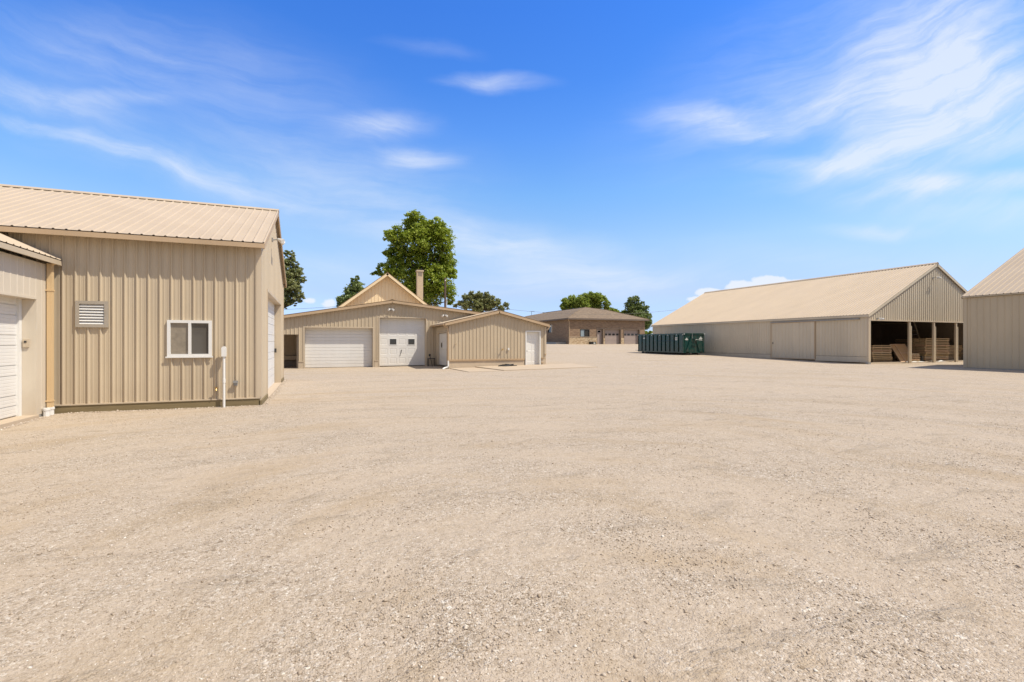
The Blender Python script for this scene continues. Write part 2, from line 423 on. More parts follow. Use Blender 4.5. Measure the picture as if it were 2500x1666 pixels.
# ------------------------------------------------------------------ building parts
def sect_door(fr, s0, s1, n, joints, fine=.07, name='garage_door', parent=None, m=None):
    """sectional door: deep joints between sections, fine horizontal ribs inside each"""
    pr = []
    for z0, z1 in zip(joints[:-1], joints[1:]):
        pr += [(z0, -.022), (z0 + .009, -.022), (z0 + .018, 0)]
        k = max(1, round((z1 - z0) / fine))
        for i in range(1, k):
            zc = z0 + (z1 - z0) * i / k
            pr += [(zc - .008, 0), (zc - .003, -.004), (zc + .003, -.004), (zc + .006, 0)]
        pr += [(z1 - .006, 0)]
    pr += [(joints[-1], 0)]
    mb = MB(); mb.grid([[fr.p(s0, n + d, z), fr.p(s1, n + d, z)] for z, d in pr])
    fr.box(mb, s0, s1, n - .05, n - .02, joints[0], joints[-1])
    return mb.build(name, m or M['white'], parent)
def opening_trim(fr, s0, s1, z0, z1, rec, parent, m, w=.10, proud=.032, name='door_frame'):
    mb = MB()
    fr.box(mb, s0 - w, s0, -rec, proud, z0, z1); fr.box(mb, s1, s1 + w, -rec, proud, z0, z1)
    fr.box(mb, s0 - w, s1 + w, -rec, proud, z1 + .001, z1 + w)
    return mb.build(name, m, parent)
def moulding(fr, mb, a0, a1, z0, z1, n, w=.022, h=.012):
    """bevelled raised panel"""
    p = [fr.p(a0,n,z0), fr.p(a1,n,z0), fr.p(a1,n,z1), fr.p(a0,n,z1)]
    q = [fr.p(a0+w,n-h,z0+w), fr.p(a1-w,n-h,z0+w), fr.p(a1-w,n-h,z1-w), fr.p(a0+w,n-h,z1-w)]
    r_ = [fr.p(a0+2.4*w,n-.002,z0+2.4*w), fr.p(a1-2.4*w,n-.002,z0+2.4*w), fr.p(a1-2.4*w,n-.002,z1-2.4*w), fr.p(a0+2.4*w,n-.002,z1-2.4*w)]
    for A, B in ((p, q), (q, r_)):
        for i in range(4): mb.face([A[i], A[(i+1)%4], B[(i+1)%4], B[i]])
    mb.face(r_)
def panelled(fr, s0, s1, z0, z1, n, rects, name, m, parent, skip=()):
    """door leaf: a skin with sunk moulded panels"""
    A = sorted(set([s0, s1] + [r[0] for r in rects] + [r[1] for r in rects])); Z = sorted(set([z0, z1] + [r[2] for r in rects] + [r[3] for r in rects]))
    mb = MB()
    for a0, a1 in zip(A[:-1], A[1:]):
        for b0, b1 in zip(Z[:-1], Z[1:]):
            am, bm_ = (a0+a1)/2, (b0+b1)/2
            if any(r[0] < am < r[1] and r[2] < bm_ < r[3] for r in rects): continue
            mb.face([fr.p(a0,n,b0), fr.p(a1,n,b0), fr.p(a1,n,b1), fr.p(a0,n,b1)])
    for i, r in enumerate(rects):
        if i not in skip: moulding(fr, mb, *r, n)
    fr.box(mb, s0, s1, n - .06, n - .03, z0, z1)
    return mb.build(name, m, parent)
def floodlight(fr, s, z, parent, arm=.22):
    mb = MB(); fr.box(mb, s-.06, s+.06, .02, .06, z-.06, z+.06)
    mb.tube([fr.p(s, .05, z), fr.p(s, arm, z+.03)], .018, 6)
    o = mb.build('floodlight', M['grey'], parent)
    h = MB()
    for q in (-1, 1):
        a = Vector(fr.p(s + q*.05, arm-.02, z+.03)); e = Vector(fr.p(s + q*.16, arm + .13, z - .05))
        h.tube([a, a.lerp(e,.35), e], [.03,.045,.075], 8)
    h.build('lamp_head', M['vinyl'], o)
    return o
def ridge_cap(p, q, side1, side2, w, lift, parent, m):
    """bent cap riding on the roof ribs"""
    p, q = Vector(p), Vector(q); u1, u2 = Vector(side1).normalized(), Vector(side2).normalized()
    mb = MB(); z = Vector((0,0,lift))
    a = [p + u1*w + z, p + z*1.6, p + u2*w + z]
    b = [x + (q - p) for x in a]
    mb.grid([a, b])
    for k in (0, 2): mb.face([a[k], b[k], b[k] - Vector((0,0,.012)), a[k] - Vector((0,0,.012))])
    return mb.build('ridge_cap', m, parent)

def gable_roof(parent, along, a0, a1, c, half, zr, ze, m, pitch=.2286, off=0., cap=True, half2=None, ze2=None, h=.02, trim=None, fascia=.11, face=.13):
    """two ribbed slopes meeting at a ridge that runs along 'x' or 'y' from a0 to a1; c = ridge line, half = run"""
    half2 = half2 or half; ze2 = ze if ze2 is None else ze2
    P = (lambda t, o, z: Vector((t, c + o, z))) if along == 'x' else (lambda t, o, z: Vector((c + o, t, z)))
    U = Vector((1,0,0)) if along == 'x' else Vector((0,1,0))
    r = MB(); dirs = []
    for sg, hf, e in ((-1, half, ze), (1, half2, ze2)):
        A = P(a0, sg*hf, e); V = P(a0, 0, zr) - A; W = V.length; V.normalize()
        N = V.cross(U); N = N if N.z > 0 else -N
        k = roof_sheet(A, U, V, N, a1 - a0, W, pitch=pitch, off=off, h=h)
        n = len(r.v); r.v += k.v; r.f += [tuple(i + n for i in f) for f in k.f]
        u_ = [x - N*.02 for x in (A, A + U*(a1-a0), A + U*(a1-a0) + V*W, A + V*W)]
        r.face(u_)
        dirs.append(-V)
    ro = r.build('roof', m, parent)
    if cap: ridge_cap(P(a0-.01,0,zr), P(a1+.01,0,zr), dirs[0], dirs[1], .16, h+.016, ro, m)
    # fascia under both eaves and rake boards at both ends
    f = MB()
    for sg, hf, e in ((-1, half, ze), (1, half2, ze2)):
        t0, t1 = P(a0, sg*hf, e-.022), P(a1, sg*(hf-.03), e-.022)
        f.box(t0.x, t1.x, t0.y, t1.y, e-.022-fascia, e-.022)
        for t, s in ((a0, 1), (a1, -1)):
            f.beam(P(t, sg*hf, e-.022), P(t, 0, zr-.022), U*s, .035, face)
    f.build('fascia', trim or M['trim'], parent)
    return ro

# ------------------------------------------------------------------ near-left garage (its long wall faces the yard)
A = thing('garage_building', (-5.5,13.0,0), 'near beige garage cut by the left frame edge, with recessed white door and tan downspout', 'garage')
fx = east(-5.5)
d0, d1 = 9.2, 13.27                                  # door opening along the wall
e0, e1 = -3.2, .8
wall_sheet(fx, -7, 13.80, .06, 3.30, [(d0,d1,0,2.50),(e0,e1,0,2.50)], off=.02, h=.006, wb=.05, wt=.02).build('wall', M['wall_pale'], A)
mb = MB(); mb.box(-14,-5.56,-7,-6.95,0,3.3).box(-14,-13.95,-6.95,13.80,0,3.3).box(-14,-5.56,13.72,13.80,0,3.3); mb.build('wall', M['wall_pale'], A)
gable_roof(A, 'y', -7.2, 13.88, -9.75, 4.45, 5.6, 3.43, M['roof'], trim=M['trim_light'], fascia=.10)
J = [.08,.29,.50,.91,1.12,1.53,1.74,2.15,2.36,2.52]
for s0, s1 in ((d0, d1), (e0, e1)):
    sect_door(fx, s0+.02, s1-.10, -.27, J, .068, parent=A)
    mb = MB(); fx.box(mb, s1-.10, s1-.004, -.30, -.225, .05, 2.5); fx.box(mb, s0+.004, s0+.05, -.30, -.225, .05, 2.5); split_build(mb, 'door_track', M['vinyl'], A)
    opening_trim(fx, s0, s1, .04, 2.50, .30, A, M['wall_pale'], w=.05, proud=.012)
    mb = MB(); fx.box(mb, s0-.02, s1+.02, -.34, .05, -.05, .07); mb.build('threshold', M['concrete'], A)
mb = MB(); mb.box(-5.70,-5.60,13.235,13.268,1.50,1.66); k = mb.build('keypad', M['trim_light'], A)
mb = MB(); mb.box(-5.675,-5.635,13.226,13.236,1.59,1.63); mb.build('button', M['dark'], k)
mb = MB(); mb.box(-5.48,-5.39,13.66,13.76,.14,3.32); mb.box(-5.50,-5.38,13.65,13.77,2.72,2.75).box(-5.50,-5.38,13.65,13.77,.30,.33)
mb.tube([(-5.435,13.71,3.28),(-5.40,13.71,3.33),(-5.33,13.71,3.36)], .045, 8); mb.build('downspout', M['downspout'], A)
mb = MB()
for x, y in ((-5.43,13.53),(-5.43,13.71)): mb.tube([(x,y,-.05),(x,y,.13),(x,y,.131),(x,y,.18)], [.058,.058,.07,.07], 12)
split_build(mb, 'drain_pipe', M['vinyl'], A)
mb = MB(); fx.box(mb, 13.33, 13.80, -.05, -.004, -.05, .075); split_build(mb, 'footing', M['grey'], A)

# ------------------------------------------------------------------ left workshop
B = thing('workshop_building', (-6,18.4,0), 'large beige metal workshop on the left with a sliding window and louvre vent', 'building')
YB, XB = 13.95, -1.35
fs, fe = south(YB), east(XB)
win = (-3.31,-2.43,1.27,2.11); lou = (-5.05,-4.49,1.96,2.52)
wall_sheet(fs, -16, XB-.03, .20, 4.02, [win, lou], off=-2.335, h=.038, wb=.062, wt=.016, minor=.005).build('wall', M['wall'], B)
g0, g1 = 15.72, 21.2
gab = lambda s: 4.0 + (6.0 - 4.0) * (1 - abs(s - 18.4) / 4.5)
wall_sheet(fe, YB+.03, 22.85, lambda s: .10, gab, [(g0,g1,0,3.06)], off=.1, h=.012, wb=.06, wt=.022, breaks=(18.4,)).build('wall', M['wall'], B)
mb = MB(); mb.box(-16,XB-.06,22.80,22.85,0,4.0).box(-16,-15.95,YB+.06,22.8,0,4.0)
mb.prism([(-15.97,YB,4.0),(-15.97,22.85,4.0),(-15.97,18.4,6.0)],(.03,0,0)); mb.build('wall', M['wall'], B)
gable_roof(B, 'x', -16.2, -1.22, 18.4, 4.77, 6.07, 4.08, M['roof'], off=.1, h=.019, fascia=.11)
mb = MB(); fs.box(mb, -16, XB, -.02, .045, -.08, .17); fe.box(mb, YB-.045, 15.6, -.02, .045, -.08, .12); fe.box(mb, 21.3, 22.85, -.02, .045, -.08, .12); split_build(mb, 'skirt_board', M['skirt'], B)
mb = MB(); fs.box(mb, -16, XB+.01, -.01, .062, .175, .205); split_build(mb, 'flashing', M['trim_light'], B)
mb = MB(); fs.box(mb, XB-.10, XB+.035, 0, .036, .21, 3.99); fe.box(mb, YB-.034, YB+.09, 0, .034, .21, 4.02); fe.box(mb, 22.78, 22.9, 0, .034, .10, 4.0); split_build(mb, 'corner_trim', M['trim_light'], B)
# window
mb = MB(); a0,a1,b0,b1 = win
w = .045
for q in ((a0-.022,a0+w,b0-.022,b1+.022),(a1-w,a1+.022,b0-.022,b1+.022),(a0+w,a1-w,b0-.022,b0+w),(a0+w,a1-w,b1-w,b1+.022),((a0+a1)/2-.03,(a0+a1)/2+.03,b0+w,b1-w)):
    fs.box(mb, q[0], q[1], -.05, .055, q[2], q[3])
wn = mb.build('window', M['vinyl'], B)
mb = MB(); fs.box(mb, a0-.05, a1+.05, .056, .075, b0-.045, b0-.012); mb.build('sill', M['vinyl'], wn)
for q, mm in (((a0+w, (a0+a1)/2-.03), 'pane_brown'), (((a0+a1)/2+.03, a1-w), 'pane_mid')):
    mb = MB(); fs.box(mb, q[0]+.001, q[1]-.001, -.03, .012, b0+w+.001, b1-w-.001); mb.build('pane', M[mm], wn)
# louvre vent
mb = MB(); a0,a1,b0,b1 = lou; w = .05
for q in ((a0-.02,a0+w,b0-.02,b1+.02),(a1-w,a1+.02,b0-.02,b1+.02),(a0+w,a1-w,b0-.02,b0+w),(a0+w,a1-w,b1-w,b1+.02)):
    fs.box(mb, q[0], q[1], -.05, .06, q[2], q[3])
lv = mb.build('louvre_vent', flat('vent_frame',(.38,.33,.26),.5,.4,.1), B)
mb = MB(); k = 7; dz = (b1-b0-2*w)/k
for i in range(k):
    z = b0 + w + dz*i
    mb.prism([fs.p(a0+w,.045,z), fs.p(a0+w,.05,z+.006), fs.p(a0+w,.0,z+dz*.98), fs.p(a0+w,-.006,z+dz*.98)], (a1-a0-2*w,0,0))
mb.build('slat', M['vinyl'], lv)
# gable door
sect_door(fe, g0+.02, g1-.05, -.20, [.0,.37,.62,1.0,1.24,1.62,1.86,2.24,2.48,2.8,3.08], .09, parent=B)
opening_trim(fe, g0, g1, .02, 3.06, .24, B, M['trim_light'], w=.08, proud=.03)
mb = MB(); fe.box(mb, g0, g1, -.3, .06, -.06, .02); mb.build('threshold', M['concrete'], B)
mb = MB(); fe.box(mb, 21.0, 21.08, -.19, -.12, 1.2, 1.36); mb.build('handle', M['dark'], B)
floodlight(fe, 17.1, 4.82, B)
mb = MB(); mb.tube([(-2.13,13.80,-.05),(-2.13,13.80,1.30)], .03, 12); mb.tube([(-2.13,13.80,.60),(-2.13,13.80,.70)], .036, 12)
st = mb.build('standpipe', M['vinyl'], B, True)
mb = MB(); mb.box(-2.18,-2.08,13.75,13.85,1.25,1.45); mb.tube([(-2.13,13.752,1.45),(-2.13,13.848,1.45)], .049, 14); mb.box(-2.15,-2.11,13.86,13.93,1.3,1.36); mb.build('junction_box', M['vinyl'], st)
mb = MB(); mb.tube([(-2.30,13.93,.45),(-2.30,13.83,.45),(-2.30,13.80,.41)], .018, 8); mb.tube([(-2.33,13.84,.485),(-2.27,13.84,.485)], .02, 8); mb.build('faucet', M['brass'], B)
mb = MB(); fs.box(mb, -1.93,-1.85,.02,.075,.52,.63); fs.box(mb, -1.945,-1.835,.076,.10,.585,.645); mb.build('outlet_box', M['grey'], B)

# ------------------------------------------------------------------ wide low garage at the centre
YC = 32.46
C = thing('low_garage', (4,34,0), 'wide low beige garage at the centre with two white overhead doors', 'garage')
fs = south(YC)
ctop = lambda s: 4.15 - (.172*(4.49-s) if s < 4.49 else .109*(s-4.49))
D1, D2, BAY = (-.71,3.31,0,2.50), (3.73,6.74,0,3.18), (-4.6,-1.07,0,2.07)
wall_sheet(fs, -7, 12.5, .42, ctop, [D1,D2,BAY], off=-1.02, h=.03, wb=.07, wt=.026, minor=.004, breaks=(4.49,)).build('wall', M['wall'], C)
mb = MB()
for a, b_ in ((-1.07,-.79),(3.40,3.65),(6.83,7.40)): fs.box(mb, a, b_, -.12, .02, -.1, .42)
split_build(mb, 'footing', M['block'], C)
mb = MB(); fs.box(mb, -7,-4.6,.03,.045,.40,.43); fs.box(mb, -1.07,-.79,.0,.05,.40,.44); fs.box(mb, 3.40,3.65,0,.05,.40,.44); split_build(mb, 'flashing', M['trim_light'], C)
mb = MB(); mb.box(-7,12.5,37.9,37.95,0,3.2).box(-7,-6.95,32.6,37.9,0,2.2).box(12.45,12.5,32.6,37.9,0,3.2); mb.build('wall', M['wall'], C)
for zz, rec, dd in ((2.5,.35,D1),(3.18,.35,D2)):
    opening_trim(fs, dd[0], dd[1], .0, zz, rec, C, M['trim_light'], w=.07, proud=.034)
# open bay
mb = MB(); mb.box(-4.7,-1.1,35.6,35.65,.7,2.4).box(-1.16,-1.1,32.62,35.6,-.05,2.4).box(-4.72,-4.66,32.62,35.65,-.05,2.4).box(-4.7,-1.1,32.62,35.6,2.42,2.46); mb.build('bay_lining', M['lining'], C)
mb = MB(); mb.box(-4.66,-1.17,35.1,35.62,.45,.70); mb.build('shelf', M['block'], C)
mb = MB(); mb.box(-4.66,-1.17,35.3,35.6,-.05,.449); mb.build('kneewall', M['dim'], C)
sect_door(fs, D1[0]+.01, D1[1]-.01, -.35, [.02+.2075*i for i in range(13)], .11, parent=C)
# panelled door
rects = []; sk = []
cw = (D2[1]-D2[0]-.02)/5
for r_ in range(5):
    for c_ in range(5):
        a = D2[0]+.01+cw*c_; z = .06+.622*r_
        rects.append((a+.075, a+cw-.075, z+.13, z+.52))
        if r_ == 2 and c_ in (1,3): sk.append(len(rects)-1)
pd = panelled(fs, D2[0]+.01, D2[1]-.01, .06, 3.17, -.35, rects, 'panel_door', M['white'], C, sk)
for i in sk:
    r_ = rects[i]; mb = MB(); fs.box(mb, r_[0], r_[1], -.38, -.358, r_[2], r_[3]); mb.build('pane', M['pane'], pd)
    mb = MB()
    for q in ((r_[0]-.03,r_[0]+.012,r_[2]-.03,r_[3]+.03),(r_[1]-.012,r_[1]+.03,r_[2]-.03,r_[3]+.03),(r_[0]+.012,r_[1]-.012,r_[2]-.03,r_[2]+.012),(r_[0]+.012,r_[1]-.012,r_[3]-.012,r_[3]+.03)):
        fs.box(mb, q[0], q[1], -.352, -.335, q[2], q[3])
    mb.build('window_frame', M['vinyl'], pd)
mb = MB(); fs.box(mb, 5.16,5.20,-.348,-.31,1.02,1.10); mb.tube([(5.18,YC+.32,1.05),(5.16,YC+.315,.92),(5.10,YC+.32,.80),(5.09,YC+.32,.70)], .014, 6); mb.build('pull_rope', M['dark'], pd)
# roof: low slopes, ridge runs back from the front
gable_roof(C, 'y', YC-.30, 37.97, 4.49, 11.6, 4.31, 4.31-.172*11.6, M['roof'], half2=8.2, ze2=4.31-.109*8.2, fascia=.14, face=.15)
floodlight(fs, 4.42, 3.72, C); floodlight(fs, 7.95, 3.40, C)

# gabled building behind it, with its chimney
YD = 38.0
D = thing('gabled_building', (4.89,42,0), 'taller beige gabled building with a masonry chimney, rising behind the low garage', 'building')
fd = south(YD)
dtop = lambda s: 6.66 - .765*abs(s-4.89)
wall_sheet(fd, .2, 9.58, 0, dtop, off=.05, h=.022, wb=.05, wt=.02, pitch=.25, breaks=(4.89,)).build('wall', M['wall_bounce'], D)
mb = MB(); mb.box(.2,.25,38.06,50,0,3.0).box(9.53,9.58,38.06,50,0,3.0).box(.26,9.52,49.9,49.95,0,3.0); mb.prism([(.26,49.92,3.0),(9.52,49.92,3.0),(4.89,49.92,6.6)],(0,.03,0)); mb.build('wall', M['wall_bounce'], D)
gable_roof(D, 'y', YD-.52, 50.3, 4.89, 4.95, 6.82, 3.03, M['roof'], trim=M['wall_bounce'], face=.17)
mb = MB(); mb.box(7.48,7.95,39.4,39.8,4.0,7.30); ch = mb.build('chimney', flat('chimney_masonry',(.54,.42,.28),.9,.2,.2,6), D)
mb = MB(); mb.box(7.43,8.0,39.35,39.85,7.30,7.42); mb.build('chimney_cap', M['concrete'], ch)
mb = MB(); mb.box(7.56,7.87,39.385,39.398,6.95,7.22); mb.build('soot_flue', M['dim'], ch)

# ------------------------------------------------------------------ small gabled shed in front of the garage
YE, XE = 29.0, 7.42
E_ = thing('small_shed', (10.7,30.5,0), 'small beige gabled shed with a white panelled side entry, in front of the low garage', 'shed')
fs, fw = south(YE), west(XE)
etop = lambda s: 3.44 - .24*abs(s-10.6)
wall_sheet(fs, XE+.02, 13.92, .55, etop, [(12.46,13.55,0,2.33)], off=.06, h=.03, wb=.07, wt=.026, minor=.004, breaks=(10.6,)).build('wall', M['wall'], E_)
mb = MB(); fs.box(mb, XE, 12.40, -.14, -.012, -.15, .51); fs.box(mb, 13.60, 13.94, -.14, -.012, -.1, .55); mb.build('foundation', M['block'], E_)
mb = MB(); fs.box(mb, XE, 12.40, -.01, .05, .512, .552); mb.prism([(XE,YE-.05,.53),(XE,YE-.045,.46),(XE,YE+.02,.46),(XE,YE+.02,.53)],(12.40-XE,0,0)); fs.box(mb, 13.60,13.80,0,.05,.55,.585); split_build(mb, 'flashing', M['trim'], E_)
mb = MB(); mb.prism([(13.62,YE-.03,.30),(13.78,YE-.03,.30),(13.72,YE-.03,.22),(13.66,YE-.03,.22)],(0,.03,0)); mb.build('trim_end', M['trim'], E_)
ew = MB(); ribbed(ew, lambda s,t,n: fw.p(s,n,t), YE+.03, YC-.03, .1, 2.62, [(29.45,31.92,0,2.20)], h=.02); ew.build('wall', M['wall'], E_)
mb = MB(); mb.box(13.88,13.93,YE+.06,37.9,0,2.6).box(XE+.05,13.86,YC-.1,YC-.05,2.2,3.0); mb.build('wall', M['wall'], E_)
mb = MB(); fs.box(mb, XE-.03, XE+.10, 0, .036, .5, 2.62); fw.box(mb, YE-.036, YE+.1, 0, .034, .05, 2.66); fs.box(mb, 13.82,13.95,0,.036,.84,2.62); split_build(mb, 'corner_trim', M['trim_light'], E_)
# side overhead door, in shade
sect_door(fw, 29.47, 31.90, -.10, [.12,.62,1.12,1.62,2.18], .5, parent=E_, m=M['white'])
opening_trim(fw, 29.45, 31.92, .08, 2.20, .16, E_, M['trim_light'], w=.08, proud=.032)
mb = MB(); fw.box(mb, 31.0,31.36,-.098,-.08,1.26,1.57); mb.build('pane', M['pane'], E_)
mb = MB()
for q in ((30.96,31.0,1.22,1.61),(31.36,31.40,1.22,1.61),(31.0,31.36,1.22,1.26),(31.0,31.36,1.57,1.61)): fw.box(mb, q[0], q[1], -.096, -.07, q[2], q[3])
mb.build('window_frame', M['vinyl'], E_)
# entry door
c0, c1 = 12.54, 13.47; wd = c1-c0
rc = []
for a in (c0+.13*wd/.93, c0+.51*wd/.93):
    for z0_, z1_ in ((.34,.90),(1.05,1.65),(1.78,2.06)): rc.append((a, a+.29*wd/.93, z0_, z1_))
ed = panelled(fs, c0, c1, .12, 2.26, -.17, rc, 'entry_door', M['white'], E_)
mb = MB(); mb.tube([(c0+.08,YE+.17,1.03),(c0+.08,YE+.10,1.03)], [.02,.035], 10); mb.build('door_knob', M['dark'], ed)
opening_trim(fs, c0, c1, .08, 2.27, .2, E_, M['vinyl'], w=.075, proud=.034)
mb = MB(); fs.box(mb, c0-.08, c1+.08, -.2, .06, .02, .10); mb.build('threshold', M['concrete'], E_)
gable_roof(E_, 'y', YE-.28, YC-.02, 10.6, 3.50, 3.60, 3.60-.24*3.5, M['roof'], fascia=.12, face=.15)
mb = MB(); mb.tube([(7.06,YE-.2,2.68),(7.06,YC-.05,2.68)], .055, 8); mb.build('gutter', M['trim'], E_)
mb = MB(); mb.tube([(7.07,YE-.12,2.64),(7.12,YE-.12,2.56),(7.34,YE-.06,2.50),(7.36,YE-.06,2.40),(7.36,YE-.06,.42)], .042, 8); mb.build('downspout', M['trim'], E_)
mb = MB(); mb.tube([(7.36,YE-.06,.48),(7.36,YE-.06,.16),(7.30,YE-.08,.08),(7.12,YE-.14,.05),(6.98,YE-.22,-.02)], .055, 10); mb.build('drain_elbow', M['vinyl'], E_, True)
mb = MB(); mb.tube([(14.12,YE-.22,2.66),(14.12,YE-.1,2.60),(14.06,YE-.05,2.46),(13.98,YE-.02,2.42)], .05, 8); mb.build('gutter_elbow', M['trim_light'], E_)
mb = MB(); mb.prism([(13.83,YE-.05,.84),(13.94,YE-.05,.84),(13.92,YE-.05,.74),(13.86,YE-.05,.74)],(0,.05,0)); mb.build('trim_end', M['trim'], E_)
mb = MB(); mb.tube([(10.86,YE-.02,1.14),(10.86,YE-.16,1.14),(10.84,YE-.18,1.11)], .025, 8); mb.tube([(10.80,YE-.15,1.18),(10.92,YE-.15,1.18)], .02, 8); mb.build('faucet', M['brass'], E_)
mb = MB(); fs.box(mb, 11.23,11.33,.03,.09,1.10,1.24); mb.build('outlet_box', M['vinyl'], E_)
mb = MB(); mb.tube([(7.82,YE-.02,1.50),(7.82,YE-.10,1.49)], .03, 8); mb.build('pipe_stub', M['trim'], E_)

# concrete apron in two slabs, the right one heaved a little
def slab(pts, name):
    mb = MB(); top = [(x,y,z) for x,y,z in pts]; bot = [(x,y,z-.22) for x,y,z in pts]
    mb.face(top); n = len(pts)
    for i in range(n): mb.face([top[i], bot[i], bot[(i+1)%n], top[(i+1)%n]])
    return tag(mb.build(name, M['concrete']), kind='structure', label='tan concrete apron in front of the small shed', cat='pavement')
slab([(7.46,24.95,.035),(9.42,24.95,.05),(9.05,28.99,.045),(7.46,28.99,.03)], 'concrete_pavement')
slab([(9.45,24.95,.085),(15.6,25.3,.135),(15.9,29.2,.17),(9.08,28.99,.10)], 'concrete_pavement')
# coil of hose on the apron
mb = MB()
for k in range(4):
    pts = []
    for i in range(29):
        a = 2*math.pi*i/28
        pts.append((10.95+.10*k-.12+(.40-.05*k)*math.cos(a)+.03*math.sin(3*a+k), 28.45+(.26-.03*k)*math.sin(a), .115+.028+.03*k*.7+.015*math.sin(2*a+k)))
    mb.tube(pts, .03, 7, False)
mb.tube([(11.2,28.4,.16),(11.5,28.35,.14),(11.62,28.4,.14)], .03, 7)
tag(mb.build('garden_hose', M['black'], None, True), 'flat coil of dark hose lying on the concrete beside the small shed wall', 'hose')
# things in the shaded corner
T = thing('metal_stand', (7.0,32.1,.02), 'low dark metal stand in the shaded corner beside the side door', 'stand')
mb = MB(); mb.box(6.79,7.25,31.95,32.25,.50,.545); mb.build('top', M['dark'], T)
for x, y in ((6.80,31.96),(7.215,31.96),(6.80,32.215),(7.215,32.215)):
    mb = MB(); mb.box(x,x+.03,y,y+.03,.0,.50); mb.build('leg', M['dark'], T)
T = thing('yard_hydrant', (6.98,31.7,.0), 'leaning yard pump with a round dark head in the shaded corner', 'hydrant')
mb = MB(); mb.tube([(7.0,31.7,-.05),(6.98,31.7,.15),(6.90,31.7,.50),(6.84,31.7,.72)], .02, 8); mb.build('stem', M['dark'], T)
mb = MB(); mb.tube([(6.84,31.7,.69),(6.83,31.7,.73),(6.83,31.7,.80),(6.83,31.7,.84)], [.03,.075,.075,.03], 10); mb.build('head', M['dark'], T, True)

# ------------------------------------------------------------------ brick house up the slope
HX0, HX1, HY0, HY1, HZ = 31.6, 43.9, 58.5, 86.0, 1.30
H = thing('brick_house', (37.7,66,HZ), 'brown brick house with a shingled hip roof and two taupe garage doors', 'house')
fs, fw = south(HY0), west(HX0)
def solid_wall(fr, s0, s1, z0, z1, ops, name, m, parent, n=0.):
    A_ = sorted(set([s0,s1]+[v for o in ops for v in o[:2]])); Z_ = sorted(set([z0,z1]+[v for o in ops for v in o[2:]])); mb = MB()
    for a,b_ in zip(A_[:-1],A_[1:]):
        for c_,d_ in zip(Z_[:-1],Z_[1:]):
            if any(o[0]<(a+b_)/2<o[1] and o[2]<(c_+d_)/2<o[3] for o in ops): continue
            mb.face([fr.p(a,n,c_),fr.p(b_,n,c_),fr.p(b_,n,d_),fr.p(a,n,d_)])
    return mb.build(name, m, parent)
hw = (33.28,34.72,2.33,3.38); hd = (35.95,36.85,1.3,3.45); hg = [(37.2,39.75,1.3,3.42),(40.35,42.95,1.3,3.42)]
solid_wall(fs, HX0, HX1, HZ-.3, 4.70, [hw,hd]+hg, 'wall', M['brick'], H)
hwl = (63.9,65.0,3.0,4.15)
solid_wall(fw, HY0, HY1, HZ-.3, 4.70, [hwl], 'wall', M['brick_side'], H)
mb = MB(); mb.box(HX1-.02,HX1,HY0+.02,HY1,HZ,4.7).box(HX0+.02,HX1-.03,HY1-.05,HY1,HZ,4.7); mb.build('wall', M['brick_side'], H)
mb = MB(); fs.box(mb, HX0-.05, 35.90, -.06, .05, HZ-.3, 2.28); fs.box(mb, 36.95,37.15,-.06,.05,HZ-.3,2.2); fs.box(mb, 39.83,40.28,-.06,.05,HZ-.3,2.2); split_build(mb, 'stone_base', M['stone'], H)
mb = MB(); fs.box(mb, HX0-.05,35.90,-.06,.09,2.285,2.34); mb.build('ledge', M['block'], H)
# reveals
mb = MB()
for o in [hd]+hg:
    fs.box(mb, o[0]-.10,o[0]-.002,-.35,.04,HZ-.1,o[3]+.10); fs.box(mb, o[1]+.002,o[1]+.10,-.35,.04,HZ-.1,o[3]+.10); fs.box(mb, o[0],o[1],-.35,.04,o[3]+.002,o[3]+.10)
mb.build('door_frame', flat('brown_trim', (.20,.15,.11), .7), H)
M['taupe'] = flat('taupe_paint', (.36,.29,.25), .6, .3, .06)
for o in hg:
    gd = sect_door(fs, o[0], o[1], -.30, [1.32,1.85,2.38,2.91,3.42], .27, parent=H, m=M['taupe'])
    for i in range(4):
        a = o[0]+(o[1]-o[0])*(i+.5)/4; mb = MB(); fs.box(mb, a-.2,a+.2,-.298,-.28,2.56,2.82); mb.build('pane', M['pane'], gd)
mb = MB(); fs.box(mb, hd[0]+.01,hd[1]-.01,-.30,-.25,1.32,3.42); dr = mb.build('entry_door', M['taupe'], H)
mb = MB(); mb.face([fs.p(36.4+.24*math.cos(a),-.247,2.98+.24*math.sin(a)) for a in np.linspace(0,math.pi,9)]); mb.prism([fs.p(36.4+.24*math.cos(a),-.247,2.98+.24*math.sin(a)) for a in np.linspace(0,math.pi,9)],(0,.012,0)); mb.build('pane', M['pane'], dr)
mb = MB(); a0,a1,b0,b1 = hw
for q in ((a0,a0+.06,b0,b1),(a1-.06,a1,b0,b1),(a0+.06,a1-.06,b0,b0+.06),(a0+.06,a1-.06,b1-.06,b1),((a0+a1)/2-.05,(a0+a1)/2+.02,b0+.06,b1-.06)): fs.box(mb, q[0],q[1],-.12,.03,q[2],q[3])
wn = mb.build('window', M['dark'], H)
mb = MB(); fs.box(mb, a0+.06,(a0+a1)/2-.05,-.08,-.04,b0+.06,b1-.06); mb.build('pane', M['pane_sky'], wn)
mb = MB(); fs.box(mb, (a0+a1)/2+.02,a1-.06,-.08,-.05,b0+.06,b1-.06); mb.build('pane', M['pane'], wn)
mb = MB(); a0,a1,b0,b1 = hwl
for q in ((a0,a0+.06,b0,b1),(a1-.06,a1,b0,b1),(a0+.06,a1-.06,b0,b0+.06),(a0+.06,a1-.06,b1-.06,b1)): fw.box(mb, q[0],q[1],-.12,.03,q[2],q[3])
wn = mb.build('window', M['dark'], H)
